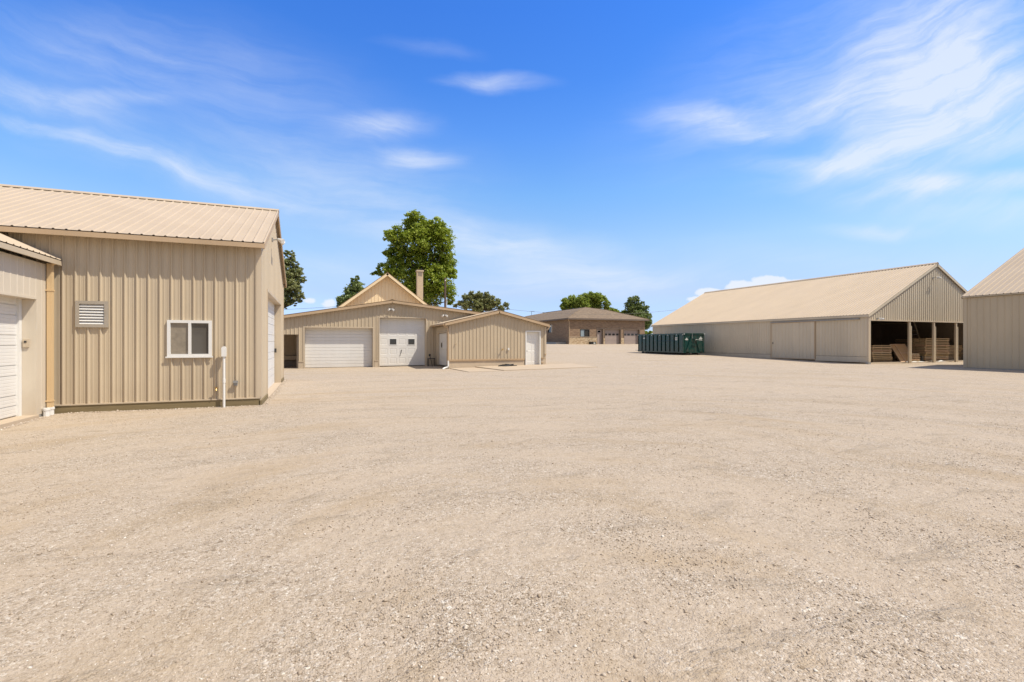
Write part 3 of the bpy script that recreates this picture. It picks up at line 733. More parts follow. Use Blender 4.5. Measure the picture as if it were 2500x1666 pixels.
mb = MB(); fw.box(mb, a0+.06,a1-.06,-.1,-.06,b0+.06,b1-.06); mb.build('pane', M['pane'], wn)
mb = MB(); fw.box(mb, a0-.32,a0-.02,.0,.05,b0,b1); mb.build('shutter', M['trim_light'], H)
# hip roof in two pitches
o_ = .45; x0,x1,y0,y1 = HX0-o_,HX1+o_,HY0-o_,HY1+o_; ze = 4.86; k = 4.4; zk = 6.40; xm = (x0+x1)/2; zt = 6.86; hk = (x1-x0)/2
mb = MB()
a = [(x0,y0,ze),(x1,y0,ze),(x1,y1,ze),(x0,y1,ze)]; b_ = [(x0+k,y0+k,zk),(x1-k,y0+k,zk),(x1-k,y1-k,zk),(x0+k,y1-k,zk)]
for i in range(4): mb.face([a[i],a[(i+1)%4],b_[(i+1)%4],b_[i]])
r0, r1 = (xm,y0+hk,zt),(xm,y1-hk,zt)
mb.face([b_[0],b_[1],r0]); mb.face([b_[1],b_[2],r1,r0]); mb.face([b_[2],b_[3],r1]); mb.face([b_[3],b_[0],r0,r1]); mb.face([(p_[0],p_[1],p_[2]-.02) for p_ in a][::-1])
ro = mb.build('roof', M['shingle'], H)
mb = MB(); mb.box(x0-.01,x1+.01,y0-.03,y0,ze-.20,ze-.01).box(x0-.03,x0,y0-.03,y1,ze-.20,ze-.01).box(x1,x1+.03,y0-.03,y1,ze-.20,ze-.01); mb.build('fascia', flat('brown_fascia',(.17,.13,.10),.7), H)
mb = MB()
for p_, q_ in ((a[0],b_[0]),(b_[0],r0),(a[1],b_[1]),(b_[1],r0)): mb.tube([Vector(p_)+Vector((0,0,.02)),Vector(q_)+Vector((0,0,.02))], .05, 6)
mb.tube([Vector(r0)+Vector((0,0,.02)),Vector(r1)+Vector((0,0,.02))], .06, 6); mb.build('ridge_cap', M['shingle'], ro)
mb = MB(); mb.tube([(HX0-.35,HY0-.3,4.66),(HX0-.06,HY0-.07,4.45),(HX0-.04,HY0-.06,4.3),(HX0-.04,HY0-.06,1.5),(HX0-.15,HY0-.2,1.38)], .05, 8); mb.build('downspout', M['trim'], H)
mb = MB(); mb.tube([(35.6,80,5.9),(35.6,80,7.15)], .03, 6); mb.tube([(35.2,80,7.1),(36.1,79.8,7.15)], .03, 6); mb.build('antenna', M['dark'], ro)
# porch steps and planter, box by the wall
S_ = thing('porch_steps', (30.7,64.5,1.3), 'low concrete porch steps against the shaded side of the brick house', 'steps')
mb = MB(); mb.box(30.0,31.58,59.3,70,1.2,1.62); mb.build('landing', M['grey'], S_)
mb = MB(); mb.box(29.6,29.999,63.4,70,1.2,1.45); mb.build('step', M['concrete'], S_)
S_ = thing('planter', (30.6,66.3,1.62), 'round dark planter of dry flowers on the porch beside the brick house', 'planter')
mb = MB(); mb.tube([(30.6,66.3,1.62),(30.6,66.3,1.66),(30.6,66.3,2.0),(30.6,66.3,2.02)], [.30,.32,.42,.42], 12); mb.build('pot', M['dark'], S_)
mb = MB()
for i in range(140):
    v = Vector(rng.normal(0,1,3)); v.normalize(); v = Vector((30.6,66.3,2.28)) + Vector((v.x*.55,v.y*.55,v.z*.32)); t = Vector(rng.normal(0,1,3)).normalized(); u_ = t.orthogonal().normalized()
    mb.face([v+t*.09,v+u_*.06,v-t*.09,v-u_*.06])
mb.build('foliage', flat('dry_flowers',(.34,.22,.14),.9,.1,.5,30), S_)
S_ = thing('equipment_box', (34.9,57.9,1.33), 'low black box with a white front panel, by the brick house wall', 'box')
mb = MB(); mb.box(34.5,35.35,57.75,58.25,1.27,1.62).box(34.47,35.38,57.72,58.28,1.621,1.65); mb.build('case', M['black'], S_)
mb = MB(); mb.box(34.92,35.2,57.735,57.748,1.36,1.58); mb.build('panel', M['sticker'], S_)

# ------------------------------------------------------------------ long open barn
G0, G1, GY0, GY1, GR = 34.5, 49.5, 21.78, 44.6, 42.0
G = thing('pole_barn', (42,33,.2), 'long tan barn with an open gable end on timber posts', 'barn')
fs, fw = south(GY0), west(G0)
gtop = lambda s: 3.36 + (7.26-3.36)*(1-abs(s-GR)/7.5)
wall_sheet(fs, G0+.02, G1, 3.13, gtop, off=.1, h=.034, wb=.085, wt=.035, breaks=(GR,)).build('wall', M['wall_barn'], G)
wall_sheet(fw, GY0, GY1, .62, 3.42, [(25.53,29.31,0,3.14)], off=.1, h=.028, wb=.055, wt=.022).build('wall', M['wall_barn'], G)
mb = MB(); mb.box(G1-.03,G1,GY0+.05,GY1,.1,3.4).box(G0+.05,G1-.05,GY1-.04,GY1,.1,3.4); mb.prism([(G0+.05,GY1-.03,3.4),(G1-.05,GY1-.03,3.4),(GR,GY1-.03,7.2)],(0,.03,0)); mb.build('wall', M['wall_barn'], G)
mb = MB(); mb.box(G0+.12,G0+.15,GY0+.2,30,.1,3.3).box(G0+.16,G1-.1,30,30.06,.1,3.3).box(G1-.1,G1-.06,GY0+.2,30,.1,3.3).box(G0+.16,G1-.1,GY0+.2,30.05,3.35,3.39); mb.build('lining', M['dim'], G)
mb = MB(); fw.box(mb, GY0, 25.48, -.02, .04, .22, .60); fw.box(mb, 29.36, GY1, -.02, .04, .22, .60); split_build(mb, 'skirt_board', M['wall_barn'], G)
mb = MB(); fs.box(mb, G0-.03, G0+.20, -.06, .05, .28, 3.40); split_build(mb, 'corner_trim', M['trim_light'], G)
mb = MB(); fs.box(mb, G0, G1, -.06, .055, 3.06, 3.14); mb.build('header', M['trim_light'], G)
ro = gable_roof(G, 'y', GY0-.12, GY1+.1, GR, 7.62, 7.36, 3.47, M['roof_barn'], off=.1, h=.036, fascia=.14, face=.16, trim=M['wall_barn'])
# sliding door, its track and bottom guide
ribbed(dm := MB(), lambda s,t,n: fw.p(s, n+.06, t), 25.55, 29.30, .36, 3.12, off=.1, h=.022, wb=.055, wt=.022, pitch=.3)
sd = dm.build('sliding_door', M['wall_barn'], G)
mb = MB()
for q in ((25.50,25.56,.30,3.16),(29.29,29.35,.30,3.16),(25.56,29.29,.30,.36),(25.56,29.29,3.12,3.16)): fw.box(mb, q[0],q[1],.02,.085,q[2],q[3])
mb.build('door_frame', M['trim'], sd)
mb = MB(); fw.box(mb, 29.1,29.14,.086,.12,1.45,1.6); mb.build('handle', M['dark'], sd)
mb = MB(); fw.box(mb, 22.3, 29.32, .02, .15, 3.16, 3.25); mb.build('track', M['grey'], G)
mb = MB(); fw.box(mb, 22.3, 25.5, .03, .09, .24, .31); mb.build('guide_rail', M['wall_barn'], G)
mb = MB(); fs.box(mb, 34.22,34.46,.02,.20,.0,.26); fs.box(mb, G0+.02,G0+.18,-.04,.04,-.1,.28); split_build(mb, 'pier', M['grey'], G)
for x in (39.0,41.82,44.55,47.3):
    mb = MB(); mb.box(x-.11,x+.02,GY0-.03,GY0+.09,-.1,3.055).box(x+.022,x+.115,GY0-.045,GY0+.09,-.1,2.75); mb.build('post', M['post'], G)
floodlight(fs, 41.6, 6.28, G, .30); floodlight(fs, 35.35, 3.2, G, .25)
mb = MB(); mb.box(G0+.3,G1-.2,GY0+.25,29.9,.12,.16); mb.build('floor', flat('barn_dirt',(.45,.36,.26),.95,.1,.3), G)

# stacked wooden pallets in the barn
def pallet_mesh(L, Dp=1.2, t=.072):
    mb = MB(); n = 7
    for i in range(n):
        y = .03+(Dp-.16)*i/(n-1); mb.box(.03, L-.03, y, y+.10, t-.02, t-.002)
    for y in (0, Dp-.028): mb.box(0, L, y, y+.028, .0, t)
    for x in (0, L/2-.02, L-.04): mb.box(x, x+.04, .03, Dp-.03, .004, t-.022)
    for x in (.08, L/2-.06, L-.2): mb.box(x, x+.12, .03, Dp-.03, -.028, .002)
    return mb
ORD = ['topmost','second','third','fourth','fifth','sixth','seventh','eighth','ninth','tenth','eleventh','twelfth','thirteenth','fourteenth']
def stack(x, y, z, L, n, dz, where, rot=0.):
    proto = None
    for i in range(n):
        if proto is None:
            o = pallet_mesh(L).build('wooden_pallet', M['pallet']); proto = o
        else:
            o = proto.copy(); col.objects.link(o)
        o.location = (x + rng.normal(0,.025), y + rng.normal(0,.03), z + dz*i)
        o.rotation_euler.z = rot + rng.normal(0,.006)
        r_ = n-1-i
        nm = ORD[r_] if i else 'lowest'
        tag(o, f'{nm} wooden pallet {"of" if nm in ("topmost","lowest") else "from the top of"} the stack {where}', 'pallet', 'wooden pallets stacked in the barn')
stack(36.95,23.0,.165,2.15,10,.128,'by the barn left wall')
stack(43.0,23.0,.165,3.05,14,.128,'behind the second post')
stack(45.5,25.3,.165,2.0,13,.134,'in shadow behind the ladder')
stack(41.0,22.75,.165,.95,5,.128,'right of the first post')
stack(47.05,23.7,.165,2.25,10,.122,'behind the third post')
stack(43.2,26.6,.165,1.7,5,.128,'behind the leaning panel')
# leaning crate panel
Lp = thing('leaning_panel', (40.9,23.3,.165), 'wooden framed panel leaning back in the barn left of the first post', 'panel')
mb = MB(); L_, Hh = 1.75, 1.55; th = math.atan2(.85,1.3)
def lp(a,n,h): return (39.75+a, 22.78+h*math.sin(th)*.9+n*math.cos(th), .165+h*math.cos(th)-n*math.sin(th)*.0)
def lbox(mb,a0,a1,n0,n1,h0,h1):
    P_=[lp(a,n,h) for h in (h0,h1) for a,n in ((a0,n0),(a1,n0),(a1,n1),(a0,n1))]; k_=len(mb.v); mb.v+=P_
    for q in ((0,3,2,1),(4,5,6,7),(0,1,5,4),(1,2,6,5),(2,3,7,6),(3,0,4,7)): mb.f.append(tuple(k_+i for i in q))
lbox(mb,.03,L_-.03,.06,.08,.03,Hh-.03); mb.build('sheet', M['panel'], Lp)
mb = MB()
for q in ((0,.07,0,Hh),(L_-.07,L_,0,Hh),(.07,L_-.07,0,.07),(.07,L_-.07,Hh-.07,Hh),(.55,.63,.07,Hh-.07),(.63,L_-.07,.72,.79)): lbox(mb,q[0],q[1],0,.059,q[2],q[3])
mb.build('frame', M['pallet'], Lp)
Ld = thing('ladder', (45.1,24.5,.165), 'dark tall ladder leaning against a pallet stack inside the barn', 'ladder')
for x0_, x1_, m_ in ((44.75,44.45,'dark'),(45.6,45.3,'post')):
    mb = MB(); mb.beam((x0_,24.3,.165),(x1_,25.0,3.28),(1,0,0),.055,.07); mb.build('rail', M[m_], Ld)
for i in range(1,9):
    f_ = i/9; mb = MB(); y_ = 24.3+.7*f_+.02; z_ = .165+3.1*f_; mb.box(44.8-.3*f_,45.61-.3*f_,y_-.015,y_+.02,z_-.03,z_+.01); mb.build('rung', M['dark'], Ld)
def crumple(name, x0, x1, y, label, seed):
    mb = MB(); rows = []
    for i in range(24):
        x = x0+(x1-x0)*i/23; rows.append([(x, y+dy+.03*noise.noise((x*3,dy*5,seed)), gz(x,y)+.03+max(0,(.055-abs(dy)*.3))*(1+1.4*noise.noise((x*2.2,dy*3,seed+3)))) for dy in (-.14,-.06,0,.07,.15)])
    mb.grid(rows); tag(mb.build(name, M['vinyl'], None, True), label, 'sheeting', 'white plastic sheeting along the barn opening')
crumple('plastic_sheeting',39.3,41.3,22.2,'crumpled white plastic lying between the first and second barn posts',1)
crumple('plastic_sheeting',42.1,43.9,22.2,'crumpled white plastic lying between the second and third barn posts',5)
mb = MB(); mb.tube([(42.2,22.9,.16),(42.2,22.9,.45),(42.2,22.9,.46)],[.17,.2,.2],12); mb.tube([(42.2,22.9,.45),(42.2,22.9,.58)],[.12,.16],10)
tag(mb.build('bucket', M['black']), 'black bucket on the barn floor right of the small pallet stack', 'bucket')

# ------------------------------------------------------------------ right-hand building
K = thing('tall_building', (42,9,.1), 'tan ribbed metal building cut by the right frame edge, its long wall in shade', 'building')
KX, KY0, KY1 = 34.7, 2.0, 16.6
fw = west(KX)
wall_sheet(fw, KY0, KY1, .15, 4.15, off=.12, pitch=.30, h=.02, wb=.055, wt=.02).build('wall', M['wall_dull'], K)
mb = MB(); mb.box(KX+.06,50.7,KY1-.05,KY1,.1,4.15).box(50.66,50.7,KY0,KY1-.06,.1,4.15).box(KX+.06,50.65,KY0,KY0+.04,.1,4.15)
mb.prism([(KX+.06,KY1-.04,4.15),(50.65,KY1-.04,4.15),(42.7,KY1-.04,8.1)],(0,.03,0)); mb.prism([(KX+.06,KY0+.01,4.15),(50.65,KY0+.01,4.15),(42.7,KY0+.01,8.1)],(0,.03,0)); mb.build('wall', M['wall_dull'], K)
mb = MB(); fw.box(mb, KY1-.14, KY1+.03, 0, .03, .14, 4.14); split_build(mb, 'corner_trim', M['wall_dull'], K)
mb = MB(); fw.box(mb, KY0, KY1, -.03, .025, -.05, .145); split_build(mb, 'skirt_board', M['grey'], K)
gable_roof(K, 'y', KY0-.1, KY1+.10, 42.7, 8.12, 8.24, 4.24, M['roof'], pitch=.30, off=.0, h=.03, fascia=.06, trim=M['wall_dull'])

# ------------------------------------------------------------------ roll-off dumpster
DX, DY, DZ = 30.6, 35.2, .44
U_ = thing('dumpster', (DX+1.2,DY+3.3,DZ), 'dark green roll-off dumpster with ribbed sides, beside the long barn', 'dumpster')
def db(mb, x0,x1,y0,y1,z0,z1): return mb.box(DX+x0,DX+x1,DY+y0,DY+y1,DZ+z0,DZ+z1)
mb = MB(); db(mb,.16,.20,.05,6.65,.25,1.93); db(mb,2.24,2.28,.05,6.65,.25,1.93); db(mb,.0,2.44,.05,.10,.25,1.93); db(mb,.0,2.44,6.66,6.69,.25,1.93); db(mb,.20,2.24,.10,6.60,.25,.30); mb.build('body', M['green'], U_)
for i in range(11):
    y = .12+.60*i
    for xa, xb in ((0,.159),(2.281,2.44)):
        mb = MB(); db(mb,xa,xb,y,y+.42,.30,1.84); mb.build('side_rib', M['green'], U_)
mb = MB(); db(mb,-.01,.16,0,6.7,1.845,1.97); db(mb,2.28,2.45,0,6.7,1.845,1.97); db(mb,.161,2.279,0,.13,1.86,1.98); db(mb,.161,2.279,6.57,6.7,1.86,1.98); split_build(mb, 'top_rail', M['green'], U_)
mb = MB(); db(mb,-.02,.14,0,6.7,.20,.298); db(mb,2.30,2.46,0,6.7,.20,.298); db(mb,.141,2.299,-.02,.12,.20,.298); split_build(mb, 'bottom_rail', M['green'], U_)
mb = MB(); db(mb,.70,.85,-.1,6.5,.06,.199); db(mb,1.59,1.74,-.1,6.5,.06,.199); split_build(mb, 'skid_rail', M['dark'], U_)
for x, y in ((.30,6.25),(2.14,6.25),(.62,.12),(1.82,.12)):
    mb = MB(); mb.tube([(DX+x-.11,DY+y,DZ+.11),(DX+x+.11,DY+y,DZ+.11)], .11, 14); mb.build('roller', M['dark'], U_)
mb = MB()
for xb, xt in ((.42,.98),(2.02,1.46)):
    mb.prism([(DX+xb-.17,DY-.02,DZ+.22),(DX+xb+.17,DY-.02,DZ+.22),(DX+xt+.12,DY-.02,DZ+1.66),(DX+xt-.12,DY-.02,DZ+1.66)],(0,.09,0))
db(mb,.86,1.58,-.03,.07,1.52,1.70); db(mb,1.0,1.44,-.02,.06,.84,.94); mb.tube([(DX+1.02,DY-.06,DZ+1.45),(DX+1.42,DY-.06,DZ+1.45)],.035,8)
mb.build('hook_frame', M['green'], U_)
mb = MB(); db(mb,.95,.985,-.05,-.031,1.5,2.0); mb.build('bar', M['grey'], U_)
mb = MB(); mb.tube([(DX+1.3,DY-.07,DZ+1.36),(DX+1.5,DY-.06,DZ+1.42),(DX+1.7,DY+.03,DZ+1.36),(DX+1.9,DY+.035,DZ+1.44),(DX+2.1,DY+.035,DZ+1.40)],.022,6); mb.build('cable', M['sticker'], U_)
st = [(0.0,-.02,.03,1.90,1.96),(2.40,2.47,.03,1.93,1.99)]
mb = MB()
for y in (.03,.85,2.05,3.2,4.4,5.6,6.6): db(mb,-.035,-.011,y,y+.10,1.80,1.87)
db(mb,.02,.12,-.03,-.001,1.86,1.95); db(mb,2.33,2.44,-.03,-.001,1.88,1.97); split_build(mb, 'tarp_hook', M['sticker'], U_)
def emblem(cx, cz, w, h):
    mb = MB(); y = DY+.044
    mb.prism([(DX+cx+w*math.cos(a)*.5, y, DZ+cz+h*.22*math.sin(a)) for a in np.linspace(0,2*math.pi,17)[:-1]],(0,.005,0))
    mb.prism([(DX+cx-w*.3,y-.004,DZ+cz+h*.2),(DX+cx+w*.3,y-.004,DZ+cz+h*.2),(DX+cx,y-.004,DZ+cz+h*.7)],(0,.003,0))
    return mb
emblem(.40,1.40,.36,.26).build('emblem', M['sticker'], U_)
mb = emblem(2.02,1.50,.40,.28); db(mb,1.84,2.20,.044,.048,1.32,1.37); mb.build('emblem', M['sticker'], U_)
mb = MB(); db(mb,-.006,-.001,.80,1.10,1.50,1.62); db(mb,-.006,-.001,.80,1.10,1.34,1.46); split_build(mb, 'sticker', M['sticker'], U_)
mb = MB(); db(mb,-.006,-.001,5.55,5.85,1.50,1.62); split_build(mb, 'sticker', M['sticker'], U_)
mb = MB(); mb.tube([(DX-.02,DY+1.2,DZ+1.28),(DX-.02,DY+3.6,DZ+1.28)],.018,6); mb.build('side_bar', M['green'], U_)

# ------------------------------------------------------------------ trees
M['leaf_bright'] = leaves('leaf_bright', (.11,.17,.016),(.29,.37,.035),(.46,.50,.08))
M['leaf_dark'] = leaves('leaf_dark', (.07,.11,.03),(.19,.25,.08),(.31,.36,.14), .2)
M['leaf_olive'] = leaves('leaf_olive', (.13,.15,.045),(.29,.30,.12),(.42,.42,.20), .25)
M['leaf_yellow'] = leaves('leaf_yellow', (.14,.20,.03),(.32,.40,.07),(.46,.51,.13))
RV, FV = Vector((CY,-SY,0)), Vector((SY,CY,0))
def tree(name, base, rel, mpp, ref, lobes, n, leaf, mname, label, cat='tree', group=None, trunk_r=.3, depth=.8, squash=1.0, clus=.30):
    """base: foot of the trunk; lobes (x, y, r) are read about ref and scaled by mpp metres; rel = height of ref"""
    t = thing(name, base, label, cat, group); bx = Vector(base)
    L_ = []
    for x, y, r in lobes:
        a = (x-ref[0])*mpp; z = rel-(y-ref[1])*mpp; rr = r*mpp
        for q in range(2):
            L_.append((Vector((bx.x,bx.y,0)) + RV*a + FV*(rng.uniform(-.8,.8)*depth*rr*1.5) + Vector((0,0,z)), rr*(1 if q == 0 else .85)))
    vol = np.array([l[1]**2 for l in L_]); vol /= vol.sum()
    P_ = []
    for (c, r), f in zip(L_, vol):
        m_ = int(n*f); ncl = max(3, m_//26)
        d = rng.normal(0,1,(ncl,3)); d /= np.linalg.norm(d,axis=1)[:,None]
        rad = rng.random(ncl)**.33
        cc = np.array(c)[None] + d*(rad*r)[:,None]*np.array([1,1,squash])
        k_ = rng.integers(0, ncl, m_)
        P_.append(cc[k_] + rng.normal(0,1,(m_,3))*np.array([1,1,.75])*(clus*min(r,1.6)*.5))
    P_ = np.concatenate(P_); m_ = len(P_)
    nn = rng.normal(0,1,(m_,3)); nn += np.array([.45,-.32,1.25]); nn /= np.linalg.norm(nn,axis=1)[:,None]
    tt = np.cross(nn, rng.normal(0,1,(m_,3))); tt /= np.linalg.norm(tt,axis=1)[:,None]; bb = np.cross(nn, tt)
    s = leaf*(.6+.8*rng.random(m_))[:,None]
    fold = nn*s*.25
    V = np.stack([P_+tt*s, P_+bb*s*.62+fold, P_-tt*s, P_-bb*s*.62+fold], 1) - np.array(bx)
    F = np.arange(m_*4,dtype=np.int32)
    me = bpy.data.meshes.new('crown'); me.vertices.add(m_*4); me.vertices.foreach_set('co', V.reshape(-1))
    me.loops.add(m_*4); me.loops.foreach_set('vertex_index', F); me.polygons.add(m_); me.polygons.foreach_set('loop_start', np.arange(0,m_*4,4,dtype=np.int32))
    me.update(calc_edges=True); me.materials.append(M[mname])
    o = bpy.data.objects.new('crown', me); col.objects.link(o); o.parent = t; WLOC[o.name] = bx
    # trunk with limbs out to the lobes
    zc = min(l[0].z - l[1]*.3 for l in L_); top = max(l[0].z for l in L_)
    mid = bx + Vector((0,0,max(1.0, (zc-bx.z)*.9)))
    cen = Vector((bx.x,bx.y,(mid.z+top)/2 + .1*(top-mid.z)))
    mb = MB(); mb.tube([bx-Vector((0,0,.2)), bx.lerp(mid,.5)+RV*.05, mid, cen], [trunk_r*1.25,trunk_r*.95,trunk_r*.85,trunk_r*.4], 9)
    for (c, r) in L_[::2]:
        s0 = mid.lerp(cen, max(0,min(1,(c.z-mid.z)/(top-mid.z+.01)*.7)))
        e = c; mb.tube([s0, s0.lerp(e,.5)+Vector((0,0,-.08*(e-s0).length)), e], [trunk_r*.38,trunk_r*.22,.03], 6)
    mb.build('trunk', M['bark'], t, True)
    return t
tree('broadleaf_tree', (12.2,59.85,.6), 12.27, .0144, (460,500),
     [(385,185,70),(385,270,105),(575,265,80),(490,270,85),(490,340,110),(600,340,105),(180,340,62),(260,360,100),(430,380,125),(640,450,90),(160,480,62),(250,500,115),(450,530,145),(620,570,105),(120,620,62),(60,660,40),(220,620,105),(350,680,125),(560,700,125),(690,650,60),(650,800,85),(500,830,125),(685,880,45),(350,800,105)],
     44000, .145, 'leaf_bright', 'tall bright green leafy tree rising behind the chimney', trunk_r=.4)
tree('conifer_tree', (3.7,57.9,.4), 7.09, .0082, (1000,430),
     [(1050,215,40),(1035,260,50),(1030,320,75),(1090,350,75),(930,400,60),(1000,430,100),(860,520,70),(1000,540,110),(820,600,55),(1130,430,60),(1100,550,90)],
     14000, .095, 'leaf_dark', 'small dark green tree left of the central gable', trunk_r=.18)
tree('spreading_tree', (16.2,49.5,.4), 5.95, .00407, (800,600),
     [(540,400,80),(740,430,100),(930,420,85),(400,500,100),(650,560,170),(900,560,170),(1080,540,95),(220,650,75),(120,720,60),(400,700,140),(700,750,170),(1000,720,170),(1200,650,110),(1260,560,45),(1420,690,65),(1475,690,60),(1300,800,110),(1480,800,45)],
     26000, .066, 'leaf_olive', 'rounded olive dark tree behind the small shed roof', trunk_r=.22)
tree('drooping_tree', (-3.56,46.6,.0), 6.86, .00493, (178,900),
     [(400,400,60),(530,430,50),(470,520,80),(420,640,120),(560,600,55),(520,720,120),(650,760,62),(740,880,36),(650,870,75),(480,880,150),(560,1000,120),(450,1080,140),(690,1140,62),(600,1180,90),(450,1250,100),(560,1290,50),(430,1310,40),(250,700,230),(200,1000,230),(60,850,280),(-200,900,300),(330,1220,150),(300,1340,110),(120,1250,160)],
     42000, .08, 'leaf_olive', 'olive tree with drooping edge half hidden behind the workshop', trunk_r=.3)
tree('shade_tree', (48.3,82.7,1.4), 9.1, .0169, (800,290),
     [(560,270,50),(640,240,52),(540,330,42),(620,320,72),(740,280,80),(870,200,50),(800,230,60),(940,230,70),(1000,230,45),(900,300,100),(1030,290,45),(760,340,80),(1040,350,40),(850,380,80)],
     26000, .145, 'leaf_yellow', 'broad yellow green tree behind the brick house roof', trunk_r=.35)
tree('background_tree', (57.8,79.2,1.4), 7.8, .0169, (1420,420),
     [(1340,310,52),(1400,290,40),(1310,370,52),(1420,370,75),(1480,340,28),(1350,440,75),(1470,430,65),(1520,390,35),(1540,480,40),(1500,520,65),(1540,560,45),(1420,500,80),(1500,600,50),(1480,570,60)],
     20000, .12, 'leaf_dark', 'dark green upright tree right of the brick house', trunk_r=.3)
tree('low_tree', (54.7,82.3,1.4), 7.2, .0169, (1140,385),
     [(1080,360,42),(1150,370,42),(1230,380,38),(1275,385,38),(1010,365,42),(1180,420,60),(1080,420,50),(1250,440,50)],
     14000, .135, 'leaf_bright', 'low green tree between the yellow green and the dark tree', trunk_r=.2)
tree('shrub', (54.5,72.0,1.4), 3.3, .0155, (1510,605),
     [(1500,608,28),(1550,603,24),(1470,620,24),(1530,640,40),(1480,660,40)], 3000, .13, 'leaf_yellow', 'yellow green shrub beyond the dumpster beside the dark tree', 'shrub', trunk_r=.06)

# ------------------------------------------------------------------ utility pole and wires
T = thing('utility_pole', (12.63,50.94,.3), 'weathered wooden utility pole in front of the tall tree', 'pole')
mb = MB(); mb.tube([(12.63,50.94,0),(12.63,50.94,8.45)], [.14,.10], 10); mb.build('shaft', M['pole'], T)
mb = MB(); mb.tube([(12.79,50.86,.3),(12.79,50.86,6.2)], .03, 6); mb.build('conduit', M['vinyl'], T)
mb = MB(); mb.tube([(12.6,50.8,8.1),(12.6,50.68,8.15)], .05, 6); mb.build('insulator', M['vinyl'], T)
def wire(p, q, sag, label):
    p, q = Vector(p), Vector(q); mb = MB()
    mb.tube([p.lerp(q,i/24)-Vector((0,0,sag*4*(i/24)*(1-i/24))) for i in range(25)], .013, 5)
    tag(mb.build('overhead_wire', M['dark']), label, 'wire', 'overhead wires')
wire((12.63,50.94,6.1),(58.0,46.0,9.2),2.6,'thin overhead wire running from the pole over the brick house to the barn')
wire((12.63,50.94,6.4),(-30.0,64.0,5.1),1.0,'thin overhead wire running left from the pole past the workshop')

# ------------------------------------------------------------------ sky, sun, camera
sun_dir = Vector((.53,-.38,1.0)).normalized()
el = math.asin(sun_dir.z); az = math.atan2(sun_dir.x, sun_dir.y)
sl = bpy.data.lights.new('sun', 'SUN'); sl.energy = 4.6; sl.angle = R(.5); sl.color = (1,.93,.81)
so = bpy.data.objects.new('sun', sl); col.objects.link(so); so.rotation_euler = sun_dir.to_track_quat('Z','Y').to_euler(); so.location = (0,0,30)

W = bpy.data.worlds.new('World'); S.world = W; W.use_nodes = True; nt = W.node_tree
bg = nt.nodes['Background']; STR = .15; bg.inputs[1].default_value = STR
sky = nt.nodes.new('ShaderNodeTexSky'); sky.sky_type = 'NISHITA'; sky.sun_disc = False
sky.sun_elevation = el; sky.sun_rotation = az; sky.air_density = 1.0; sky.dust_density = .6; sky.ozone_density = 1.0; sky.altitude = 200
g = nt.nodes.new('ShaderNodeTexCoord').outputs['Generated']
def dot(v):
    n = nt.nodes.new('ShaderNodeVectorMath'); n.operation = 'DOT_PRODUCT'; nt.links.new(g, n.inputs[0]); n.inputs[1].default_value = v; return n.outputs['Value']
sp = nt.nodes.new('ShaderNodeSeparateXYZ'); nt.links.new(g, sp.inputs[0])
# a cloud sheet far ahead of the yard: bearing a (right) and height b, per unit of distance along the yard's view bearing
fwd = mth(nt,'MAXIMUM', dot((SY,CY,0)), .02)
ca = mth(nt,'DIVIDE', dot((CY,-SY,0)), fwd); cb = mth(nt,'DIVIDE', sp.outputs[2], fwd)
cv = nt.nodes.new('ShaderNodeCombineXYZ'); nt.links.new(ca, cv.inputs[0]); nt.links.new(cb, cv.inputs[1])
wn_ = nd(nt,'ShaderNodeTexNoise', Scale=3.2, Detail=3.); nt.links.new(cv.outputs[0], wn_.inputs['Vector'])
wc = nt.nodes.new('ShaderNodeVectorMath'); wc.operation = 'MULTIPLY_ADD'; nt.links.new(wn_.outputs['Color'], wc.inputs[0]); wc.inputs[1].default_value = (.16,.09,0); nt.links.new(cv.outputs[0], wc.inputs[2])
ws = nt.nodes.new('ShaderNodeVectorMath'); ws.operation = 'SUBTRACT'; nt.links.new(wc.outputs[0], ws.inputs[0]); ws.inputs[1].default_value = (.08,.045,0)
w2 = nd(nt,'ShaderNodeTexNoise', Scale=9., Detail=4., Roughness=.6); nt.links.new(mapped(nt, ws.outputs[0], (1,2.6,1), (0,0,R(6))), w2.inputs['Vector'])
w3 = nt.nodes.new('ShaderNodeVectorMath'); w3.operation = 'MULTIPLY_ADD'; nt.links.new(w2.outputs['Color'], w3.inputs[0]); w3.inputs[1].default_value = (.05,.018,0); nt.links.new(ws.outputs[0], w3.inputs[2])
w4 = nt.nodes.new('ShaderNodeVectorMath'); w4.operation = 'SUBTRACT'; nt.links.new(w3.outputs[0], w4.inputs[0]); w4.inputs[1].default_value = (.025,.009,0)
WV = w4.outputs[0]
wx = nt.nodes.new('ShaderNodeSeparateXYZ'); nt.links.new(WV, wx.inputs[0])          # streaks bow upwards to both sides
bow = nt.nodes.new('ShaderNodeCombineXYZ'); nt.links.new(wx.outputs[0], bow.inputs[0])
nt.links.new(mth(nt,'SUBTRACT', wx.outputs[1], mth(nt,'MULTIPLY', mth(nt,'MULTIPLY', wx.outputs[0], wx.outputs[0]), .26)), bow.inputs[1])
wisp = noi(nt, mapped(nt, bow.outputs[0], (1.3,8,1)), 2.4, 8, .62, .3)
wisp = mth(nt,'ADD', mth(nt,'MULTIPLY', wisp, .9), mth(nt,'MULTIPLY', noi(nt, WV, 5., 6, .6), .35))
wf = nd(nt,'ShaderNodeMapRange'); wf.interpolation_type='SMOOTHSTEP'; nt.links.new(wisp, wf.inputs[0]); wf.inputs[1].default_value=.36; wf.inputs[2].default_value=.92; wf.inputs[3].default_value=.26; wf.inputs[4].default_value=1.12
